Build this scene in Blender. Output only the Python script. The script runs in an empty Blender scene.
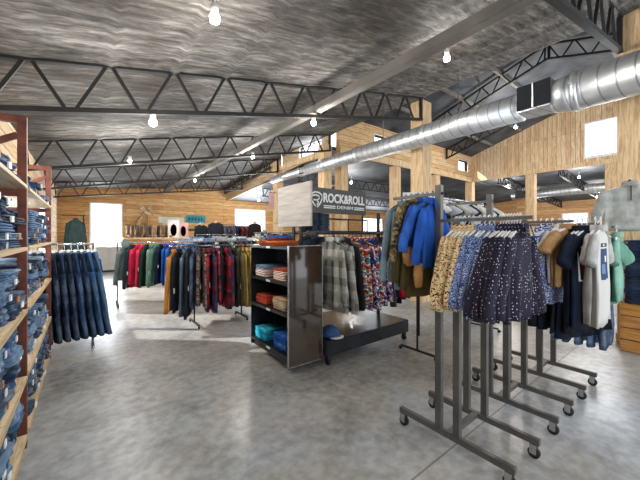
import bpy, bmesh, math, random
from mathutils import Vector, Matrix, noise
random.seed(7)
R = math.radians
sc = bpy.context.scene
col = sc.collection

# ---------------------------------------------------------------- camera, world, sun, exposure
cam_d = bpy.data.cameras.new('camera'); cam = bpy.data.objects.new('camera', cam_d); col.objects.link(cam)
cam.location = (0, 0, 1.35); cam.rotation_euler = (R(90), 0, R(-37.7))
cam_d.sensor_width = 36; cam_d.lens = 36*305/640; cam_d.shift_y = -5/640
cam_d.clip_start = .05; cam_d.clip_end = 200
sc.camera = cam
w = bpy.data.worlds.new('world'); sc.world = w; w.use_nodes = True
wb = w.node_tree.nodes['Background']; wb.inputs[0].default_value = (.90, .95, 1, 1); wb.inputs[1].default_value = 2.0
sd = bpy.data.lights.new('sun', 'SUN'); sd.energy = 6.5; sd.angle = R(1.0); sd.color = (1, .97, .92)
so = bpy.data.objects.new('sun', sd); col.objects.link(so)
so.rotation_euler = Vector((2.35, -1.9, -1.75)).to_track_quat('-Z', 'Y').to_euler()
vs = sc.view_settings; vs.view_transform = 'Standard'; vs.look = 'None'; vs.exposure = 0.55; vs.gamma = 1
vs.use_curve_mapping = False
def daylight(loc, rot, sx, sy, e):
    # daylight entering at a window opening, just outside its glass
    d = bpy.data.lights.new('window_daylight', 'AREA'); d.shape = 'RECTANGLE'; d.size = sx; d.size_y = sy; d.energy = e; d.color = (.88, .94, 1)
    o = bpy.data.objects.new('window_daylight', d); col.objects.link(o); o.location = loc; o.rotation_euler = [R(a) for a in rot]
daylight((.67, 14.32, 1.74), (-90, 0, 0), .94, 1.58, 60)
daylight((6.57, 14.32, 1.9), (-90, 0, 0), 1.55, 1.38, 160)
daylight((15.5, 14.32, 2.0), (-90, 0, 0), 1.8, .85, 120)
daylight((-.9, 3.7, 1.52), (90, 0, -90), 1.2, .95, 50)
daylight((-.9, 9.6, 1.52), (90, 0, -90), 2.0, 1.15, 110)
daylight((13.25, 2.22, 4.44), (90, 0, 90), .74, 1.08, 60)
daylight((5.55, 7.4, 3.91), (90, 0, 90), 1.1, .3, 20)

# ---------------------------------------------------------------- helpers
def lin(c):
    if isinstance(c, str):
        c = tuple(int(c[i:i+2], 16)/255 for i in (0, 2, 4))
    return tuple((x/12.92 if x <= .04045 else ((x+.055)/1.055)**2.4) for x in c) + (1,)

class NT:
    def __init__(s, name, rough=.7, metal=0, spec=.4):
        s.m = bpy.data.materials.new(name); s.m.use_nodes = True
        s.t = s.m.node_tree; s.b = s.t.nodes['Principled BSDF']
        s.b.inputs['Roughness'].default_value = rough; s.b.inputs['Metallic'].default_value = metal
        s.b.inputs['Specular IOR Level'].default_value = spec
        s.tc = s.t.nodes.new('ShaderNodeTexCoord')
        s.m.diffuse_color = (.5, .5, .5, 1)
    def n(s, kind, **kw):
        x = s.t.nodes.new('ShaderNode'+kind)
        for k, v in kw.items():
            if k.startswith('i_'): x.inputs[k[2:].replace('_', ' ')].default_value = v
            else: setattr(x, k, v)
        return x
    def l(s, a, b): s.t.links.new(a, b)
    def map(s, scale=(1, 1, 1), rot=(0, 0, 0), src='Object'):
        m = s.n('Mapping'); m.inputs['Scale'].default_value = scale; m.inputs['Rotation'].default_value = rot
        s.l(s.tc.outputs[src], m.inputs[0]); return m.outputs[0]
    def noise(s, vec, scale, detail=4, rough=.55, dist=0):
        x = s.n('TexNoise'); x.inputs['Scale'].default_value = scale; x.inputs['Detail'].default_value = detail
        x.inputs['Roughness'].default_value = rough; x.inputs['Distortion'].default_value = dist
        s.l(vec, x.inputs['Vector']); return x.outputs['Fac']
    def ramp(s, fac, stops, interp='LINEAR'):
        r = s.n('ValToRGB'); r.color_ramp.interpolation = interp
        e = r.color_ramp.elements
        while len(e) < len(stops): e.new(.5)
        for i, (p, c) in enumerate(stops): e[i].position = p; e[i].color = lin(c)
        s.l(fac, r.inputs[0]); return r.outputs[0]
    def mix(s, fac, a, b, mode='MIX'):
        x = s.n('MixRGB', blend_type=mode)
        for k, v in ((0, fac), (1, a), (2, b)):
            if hasattr(v, 'is_linked'): s.l(v, x.inputs[k])
            elif k == 0: x.inputs[0].default_value = v
            else: x.inputs[k].default_value = lin(v)
        return x.outputs[0]
    def math(s, op, a, b=0):
        x = s.n('Math', operation=op)
        for k, v in ((0, a), (1, b)):
            if hasattr(v, 'is_linked'): s.l(v, x.inputs[k])
            else: x.inputs[k].default_value = v
        return x.outputs[0]
    def bump(s, h, st=.4, d=.01):
        x = s.n('Bump'); x.inputs['Strength'].default_value = st; x.inputs['Distance'].default_value = d
        s.l(h, x.inputs['Height']); s.l(x.outputs[0], s.b.inputs['Normal'])
    def out(s, c):
        if hasattr(c, 'is_linked'): s.l(c, s.b.inputs['Base Color'])
        else: s.b.inputs['Base Color'].default_value = lin(c)
        return s.m

_plain = {}
def plain(c, rough=.75, metal=0, var=.18, sc_=6):
    k = (c, rough, metal, var, sc_)
    if k in _plain: return _plain[k]
    t = NT('plain_'+str(c), rough, metal); v = t.map()
    f = t.noise(v, sc_, 5)
    g = t.ramp(f, [(.3, (1-var,)*3), (.7, (1, 1, 1))])
    cc = t.mix(1, g, c, 'MULTIPLY'); t.bump(t.noise(v, sc_*12, 3), .15, .004)
    _plain[k] = t.out(cc); return _plain[k]
def fabric(c, weave=.25):
    k = ('fab', c)
    if k in _plain: return _plain[k]
    t = NT('cloth_'+str(c), .9, 0, .15); v = t.map()
    f = t.noise(v, 9, 4); g = t.ramp(f, [(.3, (.78,)*3), (.7, (1, 1, 1))])
    cc = t.mix(1, g, c, 'MULTIPLY')
    t.bump(t.noise(t.map((6, 6, 1.2)), 4, 3), .5, .03)
    _plain[k] = t.out(cc); return _plain[k]
def denim(c, fade='8fa6c0', amt=.5):
    c = '%02x%02x%02x' % tuple(int(int(c[i:i+2], 16)*.82) for i in (0, 2, 4))
    k = ('denim', c, fade, amt)
    if k in _plain: return _plain[k]
    t = NT('denim_'+c, .85, 0, .2); v = t.map()
    f = t.noise(v, 7, 6, .7); g = t.ramp(f, [(.45, (0, 0, 0)), (.75, (1, 1, 1))])
    f2 = t.noise(t.map((1, 1, .35)), 40, 4); g2 = t.ramp(f2, [(.4, (0, 0, 0)), (.8, (.5, .5, .5))])
    m = t.math('MULTIPLY', t.math('ADD', g, g2), amt)
    t.bump(f2, .3, .004)
    _plain[k] = t.out(t.mix(m, c, fade)); return _plain[k]
def dots(base, dot, scale=34, thr=.2, rnd=.45):
    t = NT('dotted_cloth', .85, 0, .2)
    x = t.n('TexVoronoi'); x.inputs['Scale'].default_value = scale; x.inputs['Randomness'].default_value = rnd
    t.l(t.map(), x.inputs['Vector'])
    f = t.math('LESS_THAN', x.outputs['Distance'], thr)
    return t.out(t.mix(f, base, dot))
def blotch(stops, scale=25, dist=1.5, interp='CONSTANT'):
    t = NT('printed_cloth', .85, 0, .2)
    f = t.noise(t.map((1, .3, 1)), scale, 2, .5, dist)
    return t.out(t.ramp(f, stops, interp))
def paisley(base, fg, scale=26):
    t = NT('paisley_cloth', .85, 0, .2); v = t.map((1, .2, 1))
    x = t.n('TexVoronoi'); x.inputs['Scale'].default_value = scale; t.l(v, x.inputs['Vector'])
    s = t.math('SINE', t.math('MULTIPLY', x.outputs['Distance'], 17)); f = t.math('GREATER_THAN', s, .45)
    return t.out(t.mix(f, base, fg))
def plaid(a, b, c, freq=16):
    t = NT('plaid_cloth', .9, 0, .15); s = t.n('SeparateXYZ'); t.l(t.tc.outputs['Object'], s.inputs[0])
    def band(o, fr, th):
        return t.math('GREATER_THAN', t.math('SINE', t.math('MULTIPLY', s.outputs[o], fr*6.283)), th)
    f = t.math('MULTIPLY', t.math('ADD', band('X', freq, .2), band('Z', freq*.7, .2)), .5)
    c1 = t.mix(f, a, b)
    g = t.math('MAXIMUM', band('X', freq*.5, .93), band('Z', freq*.35, .93))
    n_ = t.noise(t.map(), 9, 3)
    return t.out(t.mix(1, t.mix(t.math('MULTIPLY', g, .8), c1, c), t.ramp(n_, [(.3, (.8,)*3), (.7, (1, 1, 1))]), 'MULTIPLY'))
def stripes(cols_, freq=6, dist=1.2):
    t = NT('striped_cloth', .85, 0, .2)
    x = t.n('TexWave', wave_type='BANDS', bands_direction='Z', wave_profile='SAW')
    x.inputs['Scale'].default_value = freq; x.inputs['Distortion'].default_value = dist; x.inputs['Detail Scale'].default_value = 8
    t.l(t.map((1, .3, 1)), x.inputs['Vector'])
    n = len(cols_)
    return t.out(t.ramp(x.outputs['Fac'], [(i/n, c) for i, c in enumerate(cols_)], 'CONSTANT'))

def planks(name, axis, c1, c2, c3, width=.14, length=2.4, rough=.75, gap='3a2415'):
    """axis: which object axes are along / across the boards, e.g. 'XZ'"""
    t = NT(name, rough, 0, .3); s = t.n('SeparateXYZ'); t.l(t.tc.outputs['Object'], s.inputs[0])
    cb = t.n('CombineXYZ'); t.l(s.outputs[axis[0]], cb.inputs[0])
    if len(axis) == 3: t.l(t.math('ADD', t.math('ADD', s.outputs[axis[1]], s.outputs[axis[2]]), .06), cb.inputs[1])
    else: t.l(s.outputs[axis[1]], cb.inputs[1])
    br = t.n('TexBrick'); t.l(cb.outputs[0], br.inputs['Vector'])
    br.inputs['Scale'].default_value = 1; br.inputs['Brick Width'].default_value = length
    br.inputs['Row Height'].default_value = width; br.inputs['Mortar Size'].default_value = .004
    br.inputs['Color1'].default_value = (0, 0, 0, 1); br.inputs['Color2'].default_value = (1, 1, 1, 1); br.inputs['Mortar'].default_value = (.5, .5, .5, 1)
    base = t.ramp(br.outputs['Color'], [(0, c1), (.5, c2), (1, c3)])
    mp = t.n('Mapping'); mp.inputs['Scale'].default_value = (1.2, 14, 1); t.l(cb.outputs[0], mp.inputs[0])
    g = t.noise(mp.outputs[0], 2.5, 6, .65, .8)
    base = t.mix(1, base, t.ramp(g, [(.3, (.74, .68, .62)), (.6, (1, 1, 1))]), 'MULTIPLY')
    kn = t.noise(cb.outputs[0], 3.1, 2); base = t.mix(t.ramp(kn, [(.66, (0, 0, 0)), (.74, (.55, .55, .55))]), base, '6b4428')
    out = t.mix(br.outputs['Fac'], base, gap)
    t.bump(br.outputs['Fac'], -.5, .01)
    return t.out(out)

class MB:
    """collects geometry, builds ONE mesh object"""
    def __init__(s): s.v = []; s.f = []; s.mi = []; s.sm = []
    def add(s, vs_, fs, mi=0, smooth=False):
        o = len(s.v); s.v += [tuple(v) for v in vs_]
        for f in fs: s.f.append([i+o for i in f]); s.mi.append(mi); s.sm.append(smooth)
    def box(s, x0, x1, y0, y1, z0, z1, mi=0, bev=0):
        if bev > 0:
            b = min(bev, (x1-x0)/2.01, (y1-y0)/2.01, (z1-z0)/2.01)
            bm = bmesh.new(); bmesh.ops.create_cube(bm, size=1)
            for v in bm.verts: v.co = Vector(((x0+x1)/2+v.co.x*(x1-x0), (y0+y1)/2+v.co.y*(y1-y0), (z0+z1)/2+v.co.z*(z1-z0)))
            bmesh.ops.bevel(bm, geom=bm.edges[:], offset=b, segments=2, affect='EDGES')
            bm.verts.index_update()
            s.add([v.co for v in bm.verts], [[v.index for v in f.verts] for f in bm.faces], mi); bm.free(); return
        v = [(x, y, z) for x in (x0, x1) for y in (y0, y1) for z in (z0, z1)]
        s.add(v, [(0, 1, 3, 2), (4, 6, 7, 5), (0, 4, 5, 1), (2, 3, 7, 6), (0, 2, 6, 4), (1, 5, 7, 3)], mi)
    def bar(s, a, b, wx, wz=None, mi=0):
        """square bar between two points"""
        a = Vector(a); b = Vector(b); wz = wz or wx; d = (b-a).normalized()
        up = Vector((0, 0, 1)) if abs(d.z) < .95 else Vector((0, 1, 0))
        sx = d.cross(up).normalized()*wx/2; sz = sx.normalized().cross(d).normalized()*wz/2
        v = [p+i*sx+j*sz for p in (a, b) for i in (-1, 1) for j in (-1, 1)]
        s.add(v, [(0, 1, 3, 2), (4, 6, 7, 5), (0, 4, 5, 1), (2, 3, 7, 6), (0, 2, 6, 4), (1, 5, 7, 3)], mi)
    def tube(s, pts, rad, n=10, mi=0, fl=1.0, cap=True):
        """tube along points; rad number or list; fl flattens along Y"""
        pts = [Vector(p) for p in pts]; k = len(pts)
        if not isinstance(rad, (list, tuple)): rad = [rad]*k
        vs_ = []; prev = None
        for i, p in enumerate(pts):
            d = (pts[min(i+1, k-1)]-pts[max(i-1, 0)]).normalized()
            if prev is None:
                up = Vector((0, 1, 0)) if abs(d.y) < .9 else Vector((1, 0, 0))
            else: up = prev
            a = d.cross(up).normalized(); b = a.cross(d).normalized(); prev = b
            for j in range(n):
                th = 2*math.pi*j/n; q = a*math.cos(th)*rad[i]+b*math.sin(th)*rad[i]
                q.y *= fl; vs_.append(p+q)
        fs = [(i*n+j, i*n+(j+1) % n, (i+1)*n+(j+1) % n, (i+1)*n+j) for i in range(k-1) for j in range(n)]
        if cap: fs += [tuple(range(n))[::-1], tuple(range((k-1)*n, k*n))]
        s.add(vs_, fs, mi, True)
    def rings(s, rings_, mi=0, cap=True):
        n = len(rings_[0]); k = len(rings_); v = [p for r in rings_ for p in r]
        fs = [(i*n+j, i*n+(j+1) % n, (i+1)*n+(j+1) % n, (i+1)*n+j) for i in range(k-1) for j in range(n)]
        if cap: fs += [tuple(range(n))[::-1], tuple(range((k-1)*n, k*n))]
        s.add(v, fs, mi, True)
    def mesh(s, name, mats):
        me = bpy.data.meshes.new(name); me.from_pydata(s.v, [], s.f)
        for m in (mats if isinstance(mats, (list, tuple)) else [mats]): me.materials.append(m)
        me.polygons.foreach_set('material_index', s.mi); me.polygons.foreach_set('use_smooth', s.sm); me.update()
        return me
    def build(s, name, mats, parent=None, loc=None):
        return put(name, s.mesh(name, mats), parent, loc)

def put(name, me, parent=None, loc=None, rz=0):
    o = bpy.data.objects.new(name, me); col.objects.link(o)
    if parent: o.parent = parent
    if loc: o.location = loc
    if rz: o.rotation_euler.z = rz
    return o
def tag(o, label, cat, group=None):
    n = len(label.split()); assert 4 <= n <= 16, (n, label)
    o['label'] = label; o['category'] = cat
    if group: o['group'] = group
    return o
def empty(name, loc, rz=0, label=None, cat=None, group=None):
    o = bpy.data.objects.new(name, None); col.objects.link(o); o.location = loc; o.rotation_euler.z = rz
    o.empty_display_size = .1
    if label: tag(o, label, cat, group)
    return o
def struct(o): o['kind'] = 'structure'; return o
def stuff(o): o['kind'] = 'stuff'; return o
def text_mesh(txt, size, depth=.002, squash=1.0, bold=0):
    c = bpy.data.curves.new('t', 'FONT'); c.body = txt; c.size = size; c.extrude = depth; c.align_x = 'CENTER'; c.align_y = 'CENTER'
    c.offset = bold; c.resolution_u = 3
    o = bpy.data.objects.new('t', c); col.objects.link(o); bpy.context.view_layer.update()
    me = bpy.data.meshes.new_from_object(o.evaluated_get(bpy.context.evaluated_depsgraph_get()))
    bpy.data.objects.remove(o); bpy.data.curves.remove(c)
    for v in me.vertices: v.co.x *= squash
    return me
ORD = ['first', 'second', 'third', 'fourth', 'fifth', 'sixth', 'seventh', 'eighth', 'ninth', 'tenth', 'eleventh', 'twelfth',
       'thirteenth', 'fourteenth', 'fifteenth', 'sixteenth', 'seventeenth', 'eighteenth', 'nineteenth', 'twentieth', 'twenty-first', 'twenty-second', 'twenty-third', 'twenty-fourth']

# ---------------------------------------------------------------- materials of the place
def concrete():
    t = NT('polished_concrete', .42, 0, .5); v = t.map()
    a = t.noise(v, .55, 5, .6, .6); b = t.noise(v, 1.5, 8, .62, .5); c = t.noise(v, 14, 4)
    c1 = t.ramp(a, [(.3, '7f786e'), (.44, '928d85'), (.55, '959a9f'), (.68, 'b2bbc6')])
    c2 = t.ramp(b, [(.32, (.5, .49, .48)), (.44, (.80, .795, .79)), (.56, (.97, .97, .97)), (.75, (1, 1, 1))])
    m = t.mix(1, c1, c2, 'MULTIPLY'); m = t.mix(.35, m, t.ramp(c, [(.35, '8a8680'), (.65, 'c8c8c8')]))
    sp_ = t.n('SeparateXYZ'); t.l(t.tc.outputs['Object'], sp_.inputs[0])
    j = t.math('LESS_THAN', t.math('ABSOLUTE', t.math('SUBTRACT', sp_.outputs['Y'], 1.02)), .006); m = t.mix(t.math('MULTIPLY', j, .7), m, '4a4845')
    r = t.ramp(b, [(.3, (.72,)*3), (.7, (.55,)*3)]); t.l(r, t.b.inputs['Roughness'])
    t.bump(c, .05, .004)
    return t.out(m)
M_floor = concrete()
def foam():
    t = NT('sprayed_foam_ceiling', .8, 0, .35)
    v = t.map((1.0, 5.0, 1)); a = t.noise(v, 3.2, 8, .7, .4); b = t.noise(t.map((.8, .8, .8)), .9, 4, .5, .3)
    c1 = t.ramp(a, [(.32, '292725'), (.47, '5a5754'), (.56, '777470'), (.70, 'a5a29e')])
    c2 = t.ramp(b, [(.38, (.55, .51, .48)), (.62, (1, 1, 1))])
    t.bump(a, .45, .03)
    return t.out(t.mix(1, c1, c2, 'MULTIPLY'))
M_foam = foam()
M_roof = plain('5b5f66', .7, 0, .5, 1.5)
M_darksteel = plain('272626', .6, .2, .3)
M_greybeam = plain('827d76', .7, 0, .25, 2)
M_wood_wall = planks('horizontal_pine_boards', 'XZ', 'cc9c66', 'd8ab74', 'e6c08c', .16, 2.6)
M_wood_wally = planks('horizontal_pine_boards_side', 'YZ', 'cdb08c', 'd8bf9c', 'e3cdb0', .16, 2.6)
M_wood_vert = planks('vertical_pine_boards', 'ZY', 'd2b28a', 'e0c39c', 'ead2b0', .13, 3.2)
M_wood_vertx = planks('vertical_pine_boards_end', 'XZ', 'cfa97a', 'dcb98a', 'e6c9a0', .16, 3.2)
M_col = planks('column_boards', 'ZXY', 'dbbd94', 'e3c9a2', 'd6b68a', .5, 3.5)
M_galv = None
def galv():
    t = NT('galvanised_spiral_duct', .4, .8, .5)
    x = t.n('TexWave', wave_type='BANDS', bands_direction='Y', wave_profile='SIN')
    x.inputs['Scale'].default_value = 2.1; x.inputs['Distortion'].default_value = 0
    m = t.n('Mapping'); m.inputs['Rotation'].default_value = (0, 0, R(14)); t.l(t.tc.outputs['Object'], m.inputs[0]); t.l(m.outputs[0], x.inputs['Vector'])
    f = t.ramp(x.outputs['Fac'], [(.0, (.74,)*3), (.05, (1, 1, 1))])
    n_ = t.noise(t.map((3, 3, 3)), 2, 4)
    c = t.mix(1, t.ramp(n_, [(.3, 'c6c9cc'), (.7, 'e4e7e9')]), f, 'MULTIPLY')
    t.bump(f, .3, .01)
    return t.out(c)
M_galv = galv()
M_rust = plain('7c4433', .6, .2, .35, 9)
M_ply = planks('plywood_shelf', 'YX', 'd9c3a0', 'e2cfae', 'd2b88f', .9, 2.0, .6, 'b59a74')
M_rack = plain('6f6c69', .45, .6, .2, 5)
M_chrome = plain('c8cacc', .22, .95, .1)
M_black = plain('17181b', .35, 0, .3)
M_laminate = plain('23262b', .25, 0, .3, 3)
M_white = plain('e9e9e6', .5, 0, .08)
M_rubber = plain('1d1d1f', .8)
def mk_glass():
    m = bpy.data.materials.new('window_glass'); m.use_nodes = True; t = m.node_tree; t.nodes.clear()
    o = t.nodes.new('ShaderNodeOutputMaterial'); mx = t.nodes.new('ShaderNodeMixShader'); tr = t.nodes.new('ShaderNodeBsdfTransparent'); g = t.nodes.new('ShaderNodeBsdfGlossy')
    g.inputs['Roughness'].default_value = .05; mx.inputs[0].default_value = .06
    t.links.new(tr.outputs[0], mx.inputs[1]); t.links.new(g.outputs[0], mx.inputs[2]); t.links.new(mx.outputs[0], o.inputs[0]); return m
M_glass = mk_glass()
def mk_emit(name, c, s):
    m = bpy.data.materials.new(name); m.use_nodes = True; b = m.node_tree.nodes['Principled BSDF']
    b.inputs['Base Color'].default_value = lin(c); b.inputs['Emission Color'].default_value = lin(c); b.inputs['Emission Strength'].default_value = s
    return m
M_bulb = mk_emit('lit_bulb', 'fffaf0', 18)

# ---------------------------------------------------------------- the room
XL, XC, XK, XF = -.75, 5.3, 13.06, 22.0
YK, YW = 6.36, 14.2
def lerp(a, b, t): return a+(b-a)*max(0, min(1, t))
def ceil_h(x, y):
    t = (y-8)/(YW-8)
    return lerp(2.95, 3.08, t)+lerp(.217, .082, t)*x
def nave_h(y): return 5.9-.307*abs(y-2.4)

m = MB(); m.box(XL-.1, XF+.2, -3, YW+.1, -.1, 0); struct(m.build('floor', M_floor))

# sprayed foam ceiling over the left hall: bumpy, with ribs where the foam runs over the purlins
nx, ny = 100, 260
V = []; F = []
for j in range(ny+1):
    for i in range(nx+1):
        x = XL-.1+(XC+.05-XL+.1)*i/nx; y = -1.2+(YW+.1+1.2)*j/ny
        d = min(abs(((x-.19)/.57) % 1), 1-abs(((x-.19)/.57) % 1))*.57
        rib = -.028*math.exp(-(d/.025)**2)
        n_ = noise.noise(Vector((x*1.2, y*3, 0)))*.010+noise.noise(Vector((x*7, y*22, 4)))*.007
        dj = min(abs(y-q) for q in (.72, 3.54, 6.36, 9.18, 12.0)); lip = -.03*math.exp(-(dj/.09)**2)
        V.append((x, y, ceil_h(x, y)+rib+n_+lip))
for j in range(ny):
    for i in range(nx):
        a = j*(nx+1)+i; F.append((a, a+nx+1, a+nx+2, a+1))
k = len(V)
V += [(XL-.1, -1.2, 3.6), (XC+.05, -1.2, 4.5), (XC+.05, YW+.1, 4.5), (XL-.1, YW+.1, 3.6)]
F += [(k, k+1, k+2, k+3)]
F += [tuple([i for i in range(nx+1)]+[k+1, k]), tuple([j*(nx+1)+nx for j in range(ny+1)]+[k+2, k+1]),
      tuple([j*(nx+1) for j in range(ny, -1, -1)]+[k, k+3])[:], tuple([ny*(nx+1)+i for i in range(nx, -1, -1)]+[k+3, k+2])]
m = MB(); m.add(V, F, 0, False); m.sm = [len(f) == 4 for f in m.f]; struct(m.build('ceiling', M_foam))

def wall_with_holes(mb, a0, a1, b0, b1, holes, mk):
    """a horizontal span, b vertical span; mk(a0,a1,b0,b1) adds a slab"""
    cuts = sorted({a0, a1, *[h[0] for h in holes], *[h[1] for h in holes]})
    for p, q in zip(cuts[:-1], cuts[1:]):
        hs = sorted([(h[2], h[3]) for h in holes if h[0] <= p+1e-6 and h[1] >= q-1e-6])
        z = b0
        for h0, h1 in hs: mk(p, q, z, h0) if h0 > z else None; z = h1
        if b1 > z: mk(p, q, z, b1)
wn = [0]
def window(ax, at, a0, a1, z0, z1, mull=0, fr=.05, deep=.12):
    """window unit: frame with glass pane child; ax 'X' = in a wall running along X at Y=at"""
    wn[0] += 1; f = MB()
    def bx(p0, p1, q0, q1, d0=-.02, d1=None):
        d1 = deep if d1 is None else d1
        if ax == 'X': f.box(p0, p1, at+d0, at+d1, q0, q1)
        else: f.box(at+d0, at+d1, p0, p1, q0, q1)
    bx(a0-fr, a1+fr, z1, z1+fr); bx(a0-fr, a1+fr, z0-fr, z0); bx(a0-fr, a0, z0, z1); bx(a1, a1+fr, z0, z1)
    for i in range(mull):
        c = a0+(a1-a0)*(i+1)/(mull+1); bx(c-.02, c+.02, z0, z1, .03, .07)
    o = struct(f.build('window_%d' % wn[0], M_white))
    g = MB(); 
    if ax == 'X': g.box(a0, a1, at+.045, at+.05, z0, z1)
    else: g.box(at+.045, at+.05, a0, a1, z0, z1)
    g.build('pane', M_glass, o)
def box_at(ax, at, t_):
    return
# far wall (Y = YW)
holesF = [(.2, 1.14, .95, 2.53), (5.8, 7.35, 1.2, 2.58), (14.6, 16.4, 1.6, 2.45)]
mb = MB(); wall_with_holes(mb, XL-.1, XC+.35, 0, 3.62, holesF, lambda a, b, c, d: mb.box(a, b, YW, YW+.1, c, d)) if False else None
hl = [holesF[0]]
mb = MB(); wall_with_holes(mb, XL-.1, 5.6, 0, 3.75, hl, lambda a, b, c, d: mb.box(a, b, YW, YW+.1, c, d)); struct(mb.build('wall_back', M_wood_wall))
mb = MB(); wall_with_holes(mb, 5.6, XF+.1, 0, 3.75, holesF[1:], lambda a, b, c, d: mb.box(a, b, YW, YW+.1, c, d)); struct(mb.build('wall_back_right', M_wood_wall))
for h in holesF: window('X', YW, *h)
# left wall
holesL = [(1.1, 2.3, 1.0, 2.0), (3.1, 4.3, 1.05, 2.0), (5.1, 7.3, .95, 2.1), (8.6, 10.6, .95, 2.1)]
mb = MB(); wall_with_holes(mb, -1.2, YW, 0, 3.3, holesL, lambda a, b, c, d: mb.box(XL-.1, XL, a, b, c, d)); struct(mb.build('wall_left', M_wood_wally))
for h in holesL:
    wn[0] += 1; f = MB(); a0, a1, z0, z1 = h; fr = .05
    for q in ((a0-fr, a1+fr, z1, z1+fr), (a0-fr, a1+fr, z0-fr, z0), (a0-fr, a0, z0, z1), (a1, a1+fr, z0, z1), ((a0+a1)/2-.02, (a0+a1)/2+.02, z0, z1)):
        f.box(XL-.11, XL+.015, q[0], q[1], q[2], q[3])
    o = struct(f.build('window_%d' % wn[0], M_white)); g = MB(); g.box(XL-.06, XL-.055, a0, a1, z0, z1); g.build('pane', M_glass, o)
# nave: gable wall at XK, end wall at YK, roof
gm = MB()
prof = [(-1.56, 3.7), (YK, 3.7), (YK, nave_h(YK)), (2.59, nave_h(2.59)), (2.59, 3.88), (2.59, 3.88)]
def gable(mb, x, th, pieces):
    for y0, y1, z0, t0, t1 in pieces:   # quad slabs with sloping tops
        v = [(x, y0, z0), (x, y1, z0), (x, y1, t1), (x, y0, t0)]; v += [(x+th, a[1], a[2]) for a in v]
        mb.add(v, [(0, 1, 2, 3), (7, 6, 5, 4), (0, 4, 5, 1), (1, 5, 6, 2), (2, 6, 7, 3), (3, 7, 4, 0)])
w0, w1, wz0, wz1 = 1.85, 2.59, 3.9, 4.98
gable(gm, XK, .15, [(2.59, YK, 3.66, nave_h(2.59), nave_h(YK)), (2.4, 2.59, wz1, nave_h(2.4), nave_h(2.59)), (w0, 2.4, wz1, nave_h(w0), nave_h(2.4)),
                    (w0, w1, 3.66, wz0, wz0), (-1.56, w0, 3.66, nave_h(-1.56), nave_h(w0))])
struct(gm.build('wall_gable', M_wood_vert))
wn[0] += 1; f = MB()
for q in ((w0-.05, w1+.05, wz1, wz1+.05), (w0-.05, w1+.05, wz0-.05, wz0), (w0-.05, w0, wz0, wz1), (w1, w1+.05, wz0, wz1)): f.box(XK-.02, XK+.1, *q)
o = struct(f.build('window_%d' % wn[0], M_white)); g = MB(); g.box(XK+.05, XK+.055, w0, w1, wz0, wz1); g.build('pane', M_glass, o)
# end wall above the column row
hK = [(12.0, 12.75, 4.0, 4.42), (7.0, 7.8, 4.0, 4.42), (9.2, 10.0, 4.0, 4.42)]
mb = MB(); wall_with_holes(mb, XC+.3, XK+.15, 3.66, nave_h(YK)+.03, hK, lambda a, b, c, d: mb.box(a, b, YK, YK+.15, c, d)); struct(mb.build('wall_clerestory', M_wood_vertx))
for h in hK: window('X', YK, *h, fr=.03)
# strip of wall over the column line with the slot window
mb = MB(); wall_with_holes(mb, YK+.3, YW, 3.6, 4.4, [(6.85, 7.95, 3.76, 4.06)], lambda a, b, c, d: mb.box(XC+.06, XC+.16, a, b, c, d))
def az(y): return 3.72-.72*(y-YK-.15)/(YW-YK)-.03
v = [(XC+dx, y, z) for dx in (.06, .16) for y, z in ((YK+.3, az(YK+.3)), (YW, az(YW)), (YW, 3.6), (YK+.3, 3.6))]
mb.add(v, [(0, 1, 2, 3), (7, 6, 5, 4), (0, 4, 5, 1), (1, 5, 6, 2), (2, 6, 7, 3), (3, 7, 4, 0)])
struct(mb.build('wall_column_line', M_wood_wally))
window('Y', XC+.06, 6.85, 7.95, 3.76, 4.06, fr=.03)
# wall over the low ceiling edge up to the nave roof
gm = MB(); gable(gm, XC+.06, .1, [(2.4, YK+.3, 4.35, nave_h(2.4), nave_h(YK+.3)), (-1.56, 2.4, 4.35, nave_h(-1.56), nave_h(2.4))]); struct(gm.build('wall_nave_left', M_wood_wally))
mb = MB()
for ya, yb in ((2.4, YK+.2), (-1.7, 2.4)):
    v = [(x, y, nave_h(y)+dz) for dz in (0, .1) for x in (XC-.02, XK+.2) for y in (ya, yb)]
    mb.add(v, [(0, 1, 3, 2), (4, 6, 7, 5), (0, 4, 5, 1), (2, 3, 7, 6), (0, 2, 6, 4), (1, 5, 7, 3)])
struct(mb.build('ceiling_nave', M_roof))
# lower aisle roofs beyond
mb = MB()
def slab(pts, th=.1):
    v = [Vector(p) for p in pts]; v += [p+Vector((0, 0, th)) for p in v]
    mb.add(v, [(0, 1, 2, 3), (7, 6, 5, 4), (0, 4, 5, 1), (1, 5, 6, 2), (2, 6, 7, 3), (3, 7, 4, 0)])
slab([(XC+.16, YK+.15, 3.72), (XF, YK+.15, 3.72), (XF, YW+.1, 3.0), (XC+.16, YW+.1, 3.0)])
struct(mb.build('ceiling_back_aisle', M_roof))
mb = MB(); slab([(XK+.15, -3, 3.85), (XF+.1, -3, 3.3), (XF+.1, YK+.15, 3.3), (XK+.15, YK+.15, 3.85)]); struct(mb.build('ceiling_right_aisle', M_roof))
mb = MB(); wall_with_holes(mb, -3, YW, 0, 3.8, [(4.3, 5.4, 2.0, 2.55)], lambda a, b, c, d: mb.box(XF, XF+.1, a, b, c, d)); struct(mb.build('wall_right', planks('right_wall_boards', 'YZ', 'b98a5c', 'c99c6c', 'd8b080', .16, 2.6)))
window('Y', XF, 4.3, 5.4, 2.0, 2.55)
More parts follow.
